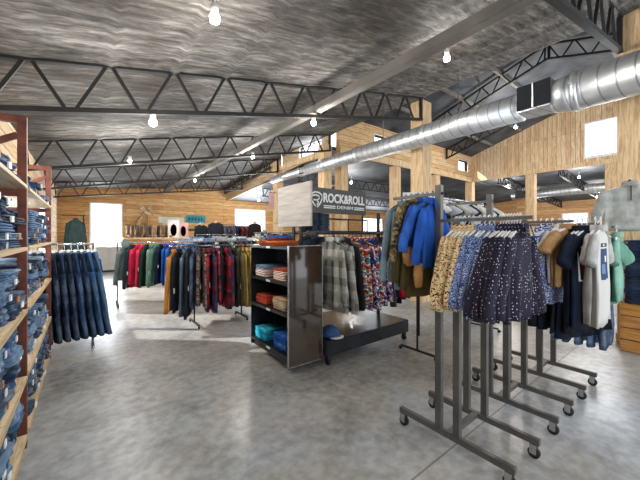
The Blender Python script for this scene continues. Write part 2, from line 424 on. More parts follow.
# purlins in the nave, header beams
mb = MB(); mb.box(XC+.3, XK, YK-.06, YK, 3.6, 3.78); struct(mb.build('trim_1', M_col))
mb = MB(); mb.box(XK-.05, XK, -1.5, YK, 3.6, 3.74); struct(mb.build('trim_2', M_col))
mb = MB(); mb.box(XC-.03, XC+.06, YK+.3, 9.1, 3.56, 3.72); struct(mb.build('trim_3', M_col))

# columns
cols_pos = [(5.3, .45, .34, .3, 4.1, 'nearest timber column at the right edge of the photo'), (5.3, 3.54, .32, .28, 4.05, 'boarded timber column between the two long duct spans, by steel truss end'),
            (5.06, 6.36, .26, .28, 3.8, 'left timber of the paired columns behind the denim sign'), (5.66, 6.36, .27, .28, 3.66, 'right timber of the paired columns behind the denim sign'),
            (5.22, 9.18, .26, .28, 3.9, 'slender timber column beside the grey weathered board'),
            (8.05, 6.36, .26, .28, 3.62, 'timber column behind the paper poster, fourth along the beam'), (10.4, 6.36, .28, .28, 3.62, 'timber column left of the far corner of the raised roof'),
            (13.0, 6.3, .28, .28, 3.62, 'timber column under the inner corner of the gable wall'), (13.06, 4.05, .28, .28, 3.62, 'timber column under the middle of the gable wall'),
            (13.06, 1.85, .28, .28, 3.62, 'timber column under the gable window')]
for x, y, wx, wy, h, lab in cols_pos:
    mb = MB(); mb.box(0, wx, 0, wy, 0, h, 0, .008)
    o = mb.build('timber_column', M_col, None, (x, y, 0)); tag(o, lab, 'column', 'timber columns')
    b = MB(); b.box(-.015, wx+.015, -.015, wy+.015, 0, .12, 0, .005); b.build('base_board', M_col, o)

# joists under the foam ceiling
def joist(y, x0, x1, label, fn, first=.19, pan=.57, dep=.43, along='X'):
    o = empty('steel_joist', (x0 if along == 'X' else y, y if along == 'X' else x0, 0), 0, label, 'roof truss', 'open web steel joists')
    ox, oy = o.location.x, o.location.y
    def P(a, top):
        z = fn(a)-.03-(0 if top else dep)
        return (a-ox, 0, z) if along == 'X' else (0, a-oy, z)
    for tp, nm in ((True, 'top_chord'), (False, 'bottom_chord')):
        c = MB(); a = x0
        while a < x1-.01:
            b = min(a+pan, x1); c.bar(P(a, tp), P(b, tp), .06, .045); a = b
        c.build(nm, M_darksteel, o)
    wb_ = MB(); k = math.floor((x0-first)/pan); a = first+k*pan
    while a < x1:
        mid = a+pan/2
        if a >= x0 and mid <= x1: wb_.bar(P(a+.02, True), P(mid-.03, False), .028)
        if mid >= x0 and a+pan <= x1: wb_.bar(P(mid+.03, False), P(a+pan-.02, True), .028)
        a += pan
    wb_.bar(P(x0+.03, True), P(x0+.06, False), .03); wb_.bar(P(x1-.03, True), P(x1-.03, False), .05)
    wb_.build('web', M_darksteel, o)
    return o
for i, y in enumerate((.72, 3.54, 6.36, 9.18, 12.0)):
    lab = ['steel joist crossing the upper right corner, nearest the camera', 'long black steel joist across the foreground ceiling', 'black steel joist behind the foreground one, ending at paired columns',
           'third black steel joist back over the jacket racks', 'farthest black steel joist before the back wood wall'][i]
    joist(y, XL+.02, XC-.02 if i < 4 else 5.2, lab, lambda a, yy=y: ceil_h(a, yy))
joist(5.15, 9.5, 13.9, 'black steel girder running from slender column to the back wall', lambda a: lerp(4.12, 3.66, (a-9.4)/4.5), 9.6, .5, .36, 'Y')
for xx, lab in ((8.6, 'sloped truss under raised roof, rising above the duct'), (11.0, 'sloped truss under raised roof, close to gable wall')):
    joist(xx, -.9, 2.4, lab+', near slope', lambda a: nave_h(a)-.05, 2.4, .5, .34, 'Y')
    joist(xx, 2.4, YK-.05, lab+', far slope', lambda a: nave_h(a)-.05, 2.4, .5, .34, 'Y')
for i, yy in enumerate((5.4, 4.4, 3.4, 1.4)):
    mb = MB(); mb.box(0, XK-XC-.4, -.03, .03, -.1, 0); o = mb.build('roof_purlin', M_greybeam, None, (XC+.2, yy, nave_h(yy)-.01)); 
    tag(o, '%s steel purlin from the clerestory wall under the raised roof' % ORD[i], 'purlin', 'roof purlins')
for i, yy in enumerate((8.6, 11.2)):
    joist(yy, XC+.4, 18, '%s steel joist over the back aisle beyond the column row' % ('near' if i == 0 else 'far'), lambda a, q=yy: 3.72-.72*(q-YK-.15)/(YW-YK)-.02, 5.5, .5, .32)
for i, yy in enumerate((1.0, 3.4, 5.4)):
    joist(yy, XK+.3, XF-.2, '%s steel joist over the right aisle beyond the gable wall' % ('nearest', 'middle', 'farthest')[i], lambda a: 3.85-.55*(a-XK)/(XF-XK)-.02, XK+.4, .5, .32)
# long grey beam threading the joists
mb = MB(); mb.box(-.055, .055, 0, 15.2, -.035, .08, 0, .01); o = mb.build('steel_beam', M_greybeam, None, (2.68, -1.1, 3.16)); tag(o, 'long grey boxed beam running diagonally under the foam ceiling', 'beam')

# ---------------------------------------------------------------- ducts
duct = empty('air_duct', (4.9, 0, 3.16), 0, 'large galvanised spiral duct running along the column row', 'air duct')
mb = MB(); Y0 = 9.0
def dsec(nm, y0, y1, r0, r1):
    d = MB(); ys = [y0, y1]; rs = [r0, r1]
    d.tube([(0, y0, 0), (0, y1, 0)], [r0, r1], 32); return d.build(nm, M_galv, duct)
dsec('duct_section', -1.2, 1.08, .235, .235); dsec('reducer', 1.08, 1.30, .235, .2); dsec('duct_section', 1.66, 4.9, .195, .17)
dsec('duct_section', 4.9, 7.2, .16, .13); dsec('duct_section', 7.2, 8.9, .115, .11)
mb = MB(); mb.box(-.20, .20, 1.27, 1.67, -.135, .21, 0, .01); pl = mb.build('plenum_box', M_galv, duct)
gr = MB(); gr.box(-.215, -.20, 1.28, 1.66, -.12, .2)
for i in range(9): gr.box(-.22, -.215, 1.29, 1.65, -.10+i*.033, -.09+i*.033)
gr.box(-.222, -.215, 1.28, 1.66, -.005, .005); gr.build('grille', plain('202228', .95), duct)
gr = MB(); gr.box(-.228, -.222, 1.462, 1.478, -.12, .2); gr.build('grille_frame', M_galv, duct)
for yy, r in ((1.05, .238), (3.2, .19), (4.9, .18), (6.1, .155), (7.2, .14)):
    s = MB(); s.tube([(0, yy-.03, 0), (0, yy+.03, 0)], r+.006, 32); s.build('collar', M_galv, duct)
mb = MB(); mb.box(-.11, .11, 6.95, 7.2, -.1, .13); mb.build('register_box', M_black, duct)
for yy in (.4, 2.6, 4.2, 6.6, 8.3):
    s = MB(); s.box(-.012, .012, yy-.002, yy+.002, .1, ceil_h(4.9, yy)-3.16-.01); s.build('hanger_strap', M_chrome, duct)
d2 = empty('air_duct', (17, 0, 3.32), 0, 'distant galvanised duct hanging in right aisle under the dark ceiling', 'air duct')
s = MB(); s.tube([(0, -1.5, 0), (0, 6.2, 0)], .2, 20); s.build('duct_section', M_galv, d2)
s = MB(); s.box(-.24, -.1, 5.4, 6.0, -.18, .18); s.build('grille', M_black, d2)

# ---------------------------------------------------------------- lamps
lamps = [(.76, 2.25, None, 'bright lamp on foam ceiling, top left of photo', 26), (3.59, 2.05, None, 'bright lamp on the dark ceiling in front of the big duct', 26),
         (.56, 3.54, 2.52, 'lamp under the foreground joist, left one', 22), (2.62, 3.54, 2.98, 'lamp under foreground joist beside the grey beam', 22),
         (.64, 6.36, 2.66, 'lamp under the second joist above the red jackets', 22), (3.0, 6.36, 3.12, 'lamp under second joist above grey weathered board', 22),
         (2.53, 9.18, 2.93, 'lamp in front of the back wood wall', 22),
         (10.1, 3.6, 4.55, 'lamp hanging under raised roof just below the duct', 40), (14.5, 5.47, 3.5, 'lamp in right aisle, left of the pair beyond gable wall', 30),
         (14.5, 3.07, 3.5, 'lamp in right aisle, right of the pair beyond gable wall', 30), (18.6, 5.9, 3.1, 'tiny far lamp over right aisle behind distant duct, left', 30),
         (18.6, 3.3, 3.1, 'tiny far lamp over right aisle behind distant duct, right', 30), (5.9, 11.9, 2.85, 'far lamp left of the slender column', 30),
         (7.6, 8.0, 3.25, 'lamp in the back aisle right of the denim sign columns', 30)]
for x, y, h, lab, e in lamps:
    if h is None: h = ceil_h(x, y)-.16
    if x < XC: top = ceil_h(x, y) if h > ceil_h(x, y)-.2 else ceil_h(x, y)-.46
    elif x > XK: top = 3.85-.55*(x-XK)/(XF-XK)
    elif y < YK: top = nave_h(y)
    else: top = 3.72-.72*(y-YK-.15)/(YW-YK)
    o = empty('ceiling_lamp', (x, y, h), 0, lab, 'lamp', 'bare ceiling lamps')
    b = MB(); b.tube([(0, 0, -.05), (0, 0, -.035), (0, 0, 0), (0, 0, .03)], [.012, .034, .038, .02], 14); b.build('bulb', M_bulb, o)
    b = MB(); b.tube([(0, 0, .02), (0, 0, .09)], [.028, .03], 12); b.tube([(0, 0, .085), (0, 0, max(.1, top-h))], .008, 6); b.build('socket', M_white, o)
    ld = bpy.data.lights.new('lamp_light', 'POINT'); ld.energy = e*(2.6 if x > XC or y > 6 else 2.0 if y > 3 else .9); ld.shadow_soft_size = .12; ld.specular_factor = .25; ld.color = (1, .96, .9)
    lo = bpy.data.objects.new('lamp_light', ld); col.objects.link(lo); lo.parent = o; lo.location = (0, 0, -.22)

# ---------------------------------------------------------------- clothes: builders
def torso_me(wd=.20, L=.62, hem=.22, dp=.035, fold=.012, seed=0, neck=.06, top=-.075):
    mb = MB(); rg = []; n = 30; rnd = random.Random(seed); p1, p2 = rnd.random()*6, rnd.random()*6
    zs = [(top, neck*.9), (top-.004, neck), (top-.022, wd*.55), (top-.045, wd*.86), (top-.065, wd), (top-.10, wd*1.01)]
    k = 10
    for i in range(1, k+1): zs.append((top-.10-(L-.10)*i/k, lerp(wd*1.01, hem, i/k)))
    for z, hw in zs:
        s = (top-z)/L; r = []
        d = lerp(.012, dp*.62, s*3) + .004*math.sin(s*9+p1)
        for j in range(n):
            th = 2*math.pi*j/n; c, q = math.cos(th), math.sin(th)
            x = math.copysign(abs(c)**.75, c)*hw; y = math.copysign(abs(q)**.75, q)*d
            y += fold*min(1, s*1.6)*math.sin(x*38+p2+s*2)+fold*.6*min(1, s)*math.sin(x*71+p1)
            r.append((x, y, z+.006*math.sin(x*30+p1)*s))
        rg.append(r)
    mb.rings(rg); return mb
def sleeve_me(side, wd, Ls, out=.05, r0=.062, r1=.045, top=-.075, fw=0):
    mb = MB(); pts = []; rad = []; n = 8
    for i in range(n+1):
        s = i/n
        pts.append((side*(wd-.035+(.03+out)*min(1, s*1.3)+.008*math.sin(s*7)), fw*s*s, top-.075-(Ls)*s))
        rad.append(lerp(r0, r1, s)+.004*math.sin(s*16))
    mb.tube(pts, rad, 12, 0, .42); return mb
def collar_me(top=-.075, r=.06, h=.03, shirt=True):
    mb = MB(); rg = []
    for z, rr in ((top-.012, r*1.05), (top+h*.5, r), (top+h, r*.95), (top+h, r*.8), (top-.01, r*.8)):
        rg.append([(math.cos(2*math.pi*j/18)*rr*1.05, math.sin(2*math.pi*j/18)*rr*.6, z) for j in range(18)])
    mb.rings(rg, 0, False)
    if shirt:
        for s in (-1, 1): mb.add([(s*.01, -r*.62, top+h*.7), (s*r*.9, -r*.55, top+h*.7), (s*r*.95, -r*.8, top-.03), (s*.025, -r*.9, top-.045)], [(0, 1, 2, 3)])
    return mb
def hanger_me(wd=.19, top=-.075, wood=False):
    mb = MB(); 
    pts = [(0, 0, top-.005), (0, 0, -.03)]+[(.018*math.cos(a)-.0, 0, -.012+.02*math.sin(a)) for a in [R(q) for q in (-60, -10, 40, 90, 140, 180)]]
    mb.tube(pts, .0035, 6)
    for s in (-1, 1): mb.tube([(0, 0, top-.0), (s*wd*.5, 0, top-.018), (s*wd*.9, 0, top-.05)], [.008, .008, .006], 6, 0, 1)
    mb.tube([(-wd*.9, 0, top-.05), (wd*.9, 0, top-.05)], .004, 6)
    return mb
def hood_me(top=-.075):
    mb = MB(); rg = []
    for z, rx, ry, dy in ((top-.05, .10, .05, 0), (top, .11, .07, .01), (top+.05, .10, .075, .02), (top+.10, .07, .06, .03), (top+.13, .02, .02, .035)):
        rg.append([(math.cos(2*math.pi*j/16)*rx, math.sin(2*math.pi*j/16)*ry+dy, z) for j in range(16)])
    mb.rings(rg); return mb
PROTO = {}
def proto(kind):
    """mesh sets of each garment kind (variants)"""
    if kind in PROTO: return PROTO[kind]
    P = []
    spec = {'blouse': (.185, .46, .215, .36, .12, .060, .058), 'jacket': (.21, .72, .23, .60, .045, .065, .05), 'shirt': (.205, .68, .22, .55, .05, .06, .045),
            'tee': (.20, .50, .215, .13, .09, .058, .066), 'longtee': (.22, .62, .235, .14, .09, .06, .068), 'hoodie': (.21, .58, .22, .55, .06, .07, .05), 'dress': (.19, .85, .27, .14, .06, .05, .05)}[kind]
    wd, L, hem, Ls, out, r0, r1 = spec
    for v in range(3):
        q = {}
        q['body'] = torso_me(wd, L, hem, .036, .013 if kind != 'jacket' else .009, v+len(kind)).mesh(kind, None or M_white)
        q['sl'] = [sleeve_me(s, wd, Ls*(1+.04*v), out+.025*v, r0, r1).mesh('sleeve', M_white) for s in (-1, 1)]
        q['col'] = (hood_me() if kind == 'hoodie' else collar_me(shirt=kind in ('blouse', 'shirt', 'jacket'))).mesh('collar', M_white)
        q['hg'] = hanger_me(wd*.95).mesh('hanger', M_white)
        P.append(q)
    PROTO[kind] = P; return P
PRETTY = {'blouse': 'blouse', 'jacket': 'jacket', 'shirt': 'shirt', 'tee': 't_shirt', 'longtee': 't_shirt', 'hoodie': 'hoodie', 'dress': 'dress'}
def setm(o, mt):
    o.material_slots[0].link = 'OBJECT'; o.material_slots[0].material = mt
NTORSO = [0]
def garment(kind, loc, rz, mt, label, group, hang=None, sl=None, scl=1, wide=1, colm=None, parts=True):
    NTORSO[0] += 1; q = proto(kind)[NTORSO[0] % 3]
    nm = PRETTY[kind]; o = put(nm, q['body'], None, loc, rz+R(random.uniform(-8, 8)))
    o.scale = (wide*random.uniform(.9, 1.08), random.uniform(.85, 1.2), scl*random.uniform(.96, 1.05))
    setm(o, mt); tag(o, label, nm.replace('_', '-'), group)
    if parts:
        for me in q['sl']: s = put('sleeve', me, o); setm(s, sl or mt)
        c = put('hood' if kind == 'hoodie' else 'collar', q['col'], o); setm(c, colm or sl or mt)
    h = put('hanger', q['hg'], o); setm(h, hang or M_black)
    return o
def jeans_me(seed=0, wf=.19, L=1.0, lean=0.0):
    rnd = random.Random(seed); A = MB(); n = 16; p = rnd.random()*6
    def sec(cx, hw, d, z): return [(cx+math.copysign(abs(math.cos(t))**.7, math.cos(t))*hw, math.sin(t)*d+.006*math.sin(t*3+z*14+p), z) for t in [2*math.pi*j/n for j in range(n)]]
    A.rings([sec(0, wf*.9, .022, -.09), sec(0, wf*.95, .03, -.14), sec(0, wf*1.08, .035, -.25), sec(0, wf*1.05, .035, -.34)])
    for s in (-1, 1):
        A.rings([sec(s*(wf*.52)+lean*k*k, lerp(wf*.53, wf*.44, k)+.006*math.sin(k*9+p), .032-.006*k, -.30-(L-.30)*k) for k in [i/8 for i in range(9)]])
    W = MB(); W.rings([sec(0, wf*.92, .026, -.085), sec(0, wf*.92, .026, -.125)])
    K = MB(); K.box(-.06, .06, -.042, -.03, -.30, -.17, 0, .004)
    H = MB(); H.tube([(0, 0, -.07), (0, 0, -.02), (.015, 0, -.005), (.015, 0, .005), (0, 0, .012), (-.014, 0, .004)], .003, 6)
    H.tube([(-.15, 0, -.07), (.15, 0, -.07)], .0035, 6)
    for s in (-1, 1): H.box(s*.13-.015, s*.13+.015, -.012, .012, -.11, -.06, 0, .003)
    return A, W, K, H
JV = [[mb.mesh(nm, M_white) for mb, nm in zip(jeans_me(v), ('jeans', 'waistband', 'back_pocket', 'clip_hanger'))] for v in range(3)]
def jeans(loc, rz, mt, label, group, tilt=(0, 0), s=1, name='jeans', hm=None, pocket=None):
    q = JV[random.randrange(3)]; o = put(name, q[0], None, loc); o.rotation_euler = (tilt[0], tilt[1], rz); o.scale = (1, 1, s); setm(o, mt); tag(o, label, 'jeans', group)
    for me, nm, mm, dx in ((q[1], 'waistband', mt, 0), (q[2], 'back_pocket', pocket or mt, -.095), (q[2], 'back_pocket', pocket or mt, .095), (q[3], 'clip_hanger', hm or M_white, 0)):
        c = put(nm, me, o, (dx, 0, 0)); setm(c, mm)
    return o
def folded_me(w_=.30, d_=.24, h_=.04, seed=0, layers=3):
    """a folded garment: cloth layers wrapped round a soft rounded front fold, fold facing -Y"""
    rnd = random.Random(seed); mb = MB(); nx_ = 9
    for l in range(layers):
        z0 = h_*l/layers; hh = h_/layers*.98; off = rnd.uniform(-.008, .008); rg = []
        for i in range(nx_+1):
            x = -w_/2+w_*i/nx_; wob = .004*math.sin(i*1.7+seed+l*2)
            e = .012 if i in (0, nx_) else 0
            r = []
            for a in range(7):
                th = R(90+180*a/6); r.append((x, -d_/2+hh/2+e+off+wob+math.cos(th)*hh*.9, z0+hh/2+math.sin(th)*hh/2*(1-e*20)))
            r += [(x, d_/2-e+off, z0+e*.3), (x, d_/2-e+off, z0+hh-e*.3)]
            rg.append(r)
        mb.rings(rg)
    return mb
FD = [folded_me(.30, .26, .042, v).mesh('folded', M_white) for v in range(4)]
FS = [folded_me(.26, .28, .030, v+9, 2).mesh('folded', M_white) for v in range(3)]
_t = MB(); _t.box(-.02, .02, -.149, -.143, .006, .036); TAG = _t.mesh('size_tag', M_white)
def folded(name, loc, rz, mt, label, cat, group, meshes=FD, s=(1, 1, 1), tagm=None):
    o = put(name, random.choice(meshes), None, loc, rz+R(random.uniform(-4, 4))); o.scale = s; setm(o, mt); tag(o, label, cat, group)
    if tagm: c = put('size_tag', TAG, o); setm(c, tagm); c.location.x = random.uniform(-.1, .1)
    return o

# ---------------------------------------------------------------- left shelving with folded jeans
sh = empty('shelving_unit', (-.28, 0, 0), 0, 'tall rust-brown steel shelving with plywood shelves of jeans, left edge', 'shelving')
LV = [.10, .467, .885, 1.275, 1.66]; DP = .43
for yy in (.86, 2.68, 4.45):
    for xx in (-.03, -DP+.03-.0):
        p = MB(); p.box(xx-.022, xx+.022, yy-.022, yy+.022, 0, 2.1, 0, .003); p.build('post', M_rust, sh)
    for z in [2.075]+[l-.045 for l in LV]:
        p = MB(); p.box(-DP+.05, -.05, yy-.018, yy+.018, z-.022, z+.022); p.build('cross_bar', M_rust, sh)
    p = MB(); p.bar((-DP+.05, yy, 1.78), (-.05, yy, 1.98), .03, .035); p.build('brace', M_rust, sh)
for bay, (y0, y1) in enumerate(((.90, 2.64), (2.72, 4.41))):
    for z in LV:
        p = MB(); p.box(-DP, 0, y0, y1, z-.022, z, 0, .002); p.build('shelf', M_ply, sh)
    for z in LV:
        p = MB(); p.box(-DP-.0, -DP+.02, y0, y1, z-.06, z-.022); p.build('rail', M_rust, sh)
DC = ['1f3556', '2a4a74', '35608f', '22304a', '4a6f98', '6f8fb0', '18233a', '5a7ea8', '2c3e5c']
DN = {'1f3556': 'dark indigo', '2a4a74': 'mid indigo', '35608f': 'bright blue', '22304a': 'ink blue', '4a6f98': 'mid blue', '6f8fb0': 'washed blue', '18233a': 'near-black', '5a7ea8': 'faded blue', '2c3e5c': 'slate blue'}
LN = ['floor-level', 'knee-high', 'waist-high', 'chest-high', 'top']
for bay, (y0, y1) in enumerate(((1.25, 2.60), (2.78, 4.38))):
    for li, z in enumerate(LV):
        npile = 4 if bay == 0 else 5
        for pi in range(npile):
            yy = y0+.15+(y1-y0-.3)*pi/(npile-1)
            nst = [7, 7, 6, 6, 3][li]-random.randint(0, 1)
            if li == 4 and pi in (1, 3): nst = 1
            for k in range(nst):
                c = random.choice(DC if li not in (1,) else DC[:6]+['6f8fb0', '5a7ea8'])
                lab = '%s folded jeans, %s up in %s pile, %s shelf, %s bay' % (DN[c], ORD[k], ORD[pi], LN[li], ('near', 'far')[bay])
                folded('folded_jeans', (-.28-.165+random.uniform(-.02, .02), yy+random.uniform(-.015, .015), z+.0025+k*.0435), R(90+random.uniform(-5, 5)), denim(c, 'b4c6d8' if k % 2 else '7f98b6', .55 if k % 3 else .25), lab, 'jeans', 'folded jeans on the left shelving',
                       FD, (.98, 1, 1), random.choice([M_white, plain('b5793f'), None, None, None]))

# ---------------------------------------------------------------- hanging jeans behind the shelving
rk = empty('jeans_rail', (0, 4.72, 0), 0, 'low chrome rail of hanging jeans past the shelving end', 'clothes rack')
p = MB(); p.tube([(-.62, 0, 1.24), (.10, 0, 1.24)], .013, 10); p.build('rail', M_chrome, rk)
for xx in (-.60, .085):
    p = MB(); p.tube([(xx, 0, .03), (xx, 0, 1.25)], .013, 10); p.build('upright', M_chrome, rk)
    p = MB(); p.tube([(xx, -.25, .03), (xx, .25, .03)], .014, 10); p.build('foot', M_chrome, rk)
jc = ['35608f', '1f3556', '22304a', '18233a', '1f3556', '22304a', '2a4a74', '1f3556', '35608f', '4a6f98']
for i in range(10):
    x = -.50+i*.062
    jeans((x, 4.72, 1.24), R(90+14), denim(jc[i], '8fa6c0', .35), '%s jeans clipped on low rail past shelving, %s from left' % (DN[jc[i]], ORD[i]), 'jeans on the low rail', (0, 0), 1.13)
    # slight fan outwards, as they are pushed together at the top
    o = col.objects[-1]
for o in [o for o in col.objects if o.get('group') == 'jeans on the low rail']:
    x = o.location.x; f = lerp(0, .14, (x+.5)/.55)
    o.rotation_euler = (Matrix.Rotation(-f, 4, 'Y') @ Matrix.Rotation(R(104), 4, 'Z')).to_euler()
# dark garment on stand by the window
st = empty('display_stand', (-.02, 11.4, 0), 0, 'thin metal stand holding a dark green coat left of window', 'stand')
p = MB(); p.tube([(0, 0, 0), (0, 0, 1.92)], .015, 8); p.build('pole', M_darksteel, st)
p = MB(); p.tube([(-.5, 0, 1.92), (.05, 0, 1.92)], .012, 8); p.build('arm', M_darksteel, st)
p = MB(); p.tube([(-.3, 0, .02), (.3, 0, .02)], .02, 8); p.tube([(0, -.3, .02), (0, .3, .02)], .02, 8); p.build('base', M_darksteel, st)
garment('jacket', (-.20, 11.40, 1.918), 0, fabric('2f3f3c'), 'dark green long coat on stand left of the big window', None, scl=1.5, wide=.85)

# ---------------------------------------------------------------- generic straight rolling rack
def rail_rack(x0, x1, y, h, label, group='straight garment racks', rz=0, inset=.02):
    o = empty('garment_rack', ((x0+x1)/2, y, 0), rz, label, 'clothes rack', group); hw = (x1-x0)/2
    p = MB(); p.tube([(-hw, 0, h), (hw, 0, h)], .014, 10); p.build('rail', M_chrome, o)
    for s in (-1, 1):
        p = MB(); p.tube([(s*(hw-inset), 0, .05), (s*(hw-inset), 0, h)], .011, 10); p.build('upright', M_darksteel, o)
        p = MB(); p.box(s*(hw-inset)-.012, s*(hw-inset)+.012, -.22, .22, .04, .06); p.build('foot', M_darksteel, o)
        for q in (-.23, .23):
            p = MB(); p.tube([(s*(hw-inset)-.01, q, .021), (s*(hw-inset)+.01, q, .021)], .02, 12); p.build('caster', M_rubber, o)
    return o
def fill(specs, x0, x1, y, h, group, where, axis='X', hang=None, fan=(90, 90), wide=1):
    n = len(specs); gap = (x1-x0)/(n-1)
    for i, (kind, mt, desc, scl) in enumerate(specs):
        a = x0+gap*i
        loc, rz = ((a, y, h), R(lerp(fan[0], fan[1], i/(n-1))))
        order = i
        garment(kind, loc, rz, mt, '%s, %s from left on %s' % (desc, ORD[order], where), group, hang, scl=scl, wide=wide)
# colours
F_ = fabric
m_plr = plaid('b02a3a', '2a2f3c', 'c9453f', 9); m_plb = plaid('2d3d60', '5a2a3c', '8d3640', 10); m_plg = plaid('c8c6bd', '6c6d6a', '9d9a92', 8); m_plg2 = plaid('a3a29a', '4c4d4c', 'c0beb5', 10)
m_brn = blotch([(0, '2f2a2a'), (.45, '6e5248'), (.55, '8d8580'), (.65, '4b3430')], 30); m_camo = blotch([(0, '2f2b20'), (.42, '6a5a3e'), (.52, '9a8a68'), (.6, '443b2b')], 12)
m_leo = blotch([(0, '2e231b'), (.40, 'a9855a'), (.46, 'dcc59a'), (.58, 'cfae7b'), (.63, '33261d')], 75, .8); m_dot = dots('232130', 'bdb3bf', 62, .21, .5); m_pais = paisley('2c457f', 'aab6d0', 60); m_pais2 = paisley('2c4d9a', 'dfe3ee', 40)
m_ser = stripes(['8a2f2b', 'd8cdbc', '2d5f8a', 'd98b3a', '25282f', 'c23b34', 'e6dfd0', '3a7f8c'], 2.2, 3.0); m_flo = blotch([(0, '1c2340'), (.40, '2a5cb0'), (.46, '1c2340'), (.5, 'c43a3a'), (.54, 'e6e0da'), (.6, '22305a')], 15, 1.5)
m_redblotch = blotch([(0, '7c1420'), (.5, 'b7202e'), (.62, '8f1822')], 10, 1)

# middle jacket rack
mrk = rail_rack(.96, 2.38, 4.75, 1.19, 'jacket rack in mid-floor loaded from tan coat to mustard coats', inset=.34)
sp = [('jacket', F_('bd8042'), 'tan work jacket', 1), ('jacket', F_('252830'), 'black jacket', 1.05), ('jacket', F_('5f6f80'), 'grey-blue jacket', 1.08), ('jacket', F_('23262e'), 'charcoal jacket', 1.08), ('jacket', denim('3b4a60'), 'dark denim jacket', 1),
      ('jacket', m_brn, 'brown patterned jacket', 1), ('jacket', m_brn, 'brown speckled jacket', 1.05), ('jacket', m_plr, 'red and black plaid jacket', 1.05), ('jacket', m_plb, 'navy and maroon plaid jacket', 1.08), ('jacket', m_plr, 'red plaid jacket', 1),
      ('jacket', F_('1f2430'), 'navy jacket', 1), ('jacket', m_plr, 'deep red plaid jacket', 1.08), ('jacket', m_plb, 'maroon plaid jacket', 1.06), ('jacket', F_('3b3a32'), 'dark olive jacket', 1.1), ('jacket', F_('6b6340'), 'olive jacket', 1.08),
      ('jacket', F_('b39a50'), 'mustard jacket', 1.1), ('jacket', F_('c4a25a'), 'golden tan jacket', 1.1), ('jacket', F_('ccb070'), 'light mustard jacket', 1.06), ('jacket', F_('a8935a'), 'khaki jacket', 1.08), ('jacket', F_('d8d5cc'), 'off-white jacket', 1)]
fill([(a, b, c, d*1.13) for a, b, c, d in sp], 1.02, 2.32, 4.75, 1.20, 'jackets on the middle rack', 'middle rack', hang=M_black, fan=(60, 96))
q = MB(); q.box(-.62, .62, -.14, .14, .045, .06, 0, .003); q.tube([(-.55, 0, 0), (-.55, 0, .05)], .01, 8); q.tube([(.55, 0, 0), (.55, 0, .05)], .01, 8)
o = q.build('top_shelf', M_chrome, mrk, (0, 0, 1.20))
tc = ['9fb6d0', 'dfe3e8', '7f9cc0', 'c9b2b0', 'b8c4d2', '5c7698', 'e4e2de']
for i in range(7):
    for k in range(2 if i % 2 else 1):
        folded('folded_shirt', (1.16+i*.17, 4.75, 1.262+k*.031), R(0), F_(tc[(i+k) % 7]), '%s-layer folded shirt, %s from left on top of middle rack' % (('lower', 'upper')[k], ORD[i]), 'shirt', 'folded shirts on the middle rack', FS, (.58, .8, 1.3 if not k else 1))
# back-left rack
rail_rack(.48, 2.0, 7.0, 1.20, 'rack of red, green and blue jackets in front of back wall')
sp = [('hoodie', F_('66736f'), 'grey-green hoodie', 1.1), ('jacket', F_('24303a'), 'dark slate jacket', 1.1), ('jacket', F_('d22f4f'), 'crimson jacket', 1.1), ('jacket', F_('de3557'), 'bright red jacket', 1.1), ('jacket', F_('1f3b30'), 'dark green jacket', 1.08), ('jacket', F_('7d9c8e'), 'sage green jacket', 1.08), ('jacket', F_('5a8270'), 'mid green jacket', 1.1), ('jacket', F_('1c2540'), 'navy jacket', 1.05)]+[
      ('jacket', F_(c), d+' jacket', 1.05) for c, d in (('2459a8', 'royal blue'), ('2f6cc0', 'bright blue'), ('1f3f76', 'deep blue'), ('3a7cc8', 'sky blue'), ('2c5fa0', 'cobalt'), ('4a8ccc', 'pale blue'), ('2a65b5', 'strong blue'), ('3474b8', 'soft blue'))]
fill(sp, .66, 1.94, 7.0, 1.21, 'jackets on the back left rack', 'back left rack', fan=(50, 78))
tg_ = MB(); tg_.box(-.018, .018, -.004, .0, -.06, 0); TGm = tg_.mesh('price_tag', M_white)
for i, o in enumerate([o for o in col.objects if o.get('group') in ('jackets on the back left rack', 'jackets on the middle rack')]):
    if i % 2: c = put('price_tag', TGm, o, (-.245, -.03, -.50 if i % 4 == 1 else -.44))
# more racks behind, mostly silhouettes above the front ones
pal = ['20242c', '2d3a4a', '8a8f96', '3a4a5a', 'c8c4bc', '4a3b35', '6a7f98', '1d1f24', 'a04a4a', '57616b', 'b0a890', '2b3d66']
def backrack(x0, x1, y, h, n, nm, kinds=('shirt', 'tee', 'jacket')):
    rail_rack(x0, x1, y, h, 'rack of mixed clothes %s' % nm)
    for i in range(n):
        c = random.choice(pal); 
        garment(random.choice(kinds), (x0+.07+(x1-x0-.14)*i/(n-1), y, h+.01), R(90), F_(c), 'garment %s from left on the rack %s' % (ORD[i], nm), 'clothes on far racks', M_black)
backrack(2.2, 3.7, 6.6, 1.28, 14, 'behind the mustard coats')
backrack(2.6, 3.9, 9.3, 1.36, 12, 'below the teal sign')
backrack(4.0, 5.3, 8.4, 1.42, 12, 'left of slender column')
backrack(4.2, 5.4, 11.6, 1.75, 12, 'before the far window', ('jacket', 'dress'))
backrack(6.4, 8.0, 9.0, 1.5, 14, 'in back aisle behind denim sign')
backrack(9.0, 10.8, 6.9, 1.45, 14, 'under clerestory wall')
backrack(6.6, 8.4, 4.6, 1.48, 14, 'in the raised hall')
backrack(14.0, 15.8, 3.4, 1.5, 12, 'in right aisle beyond columns')

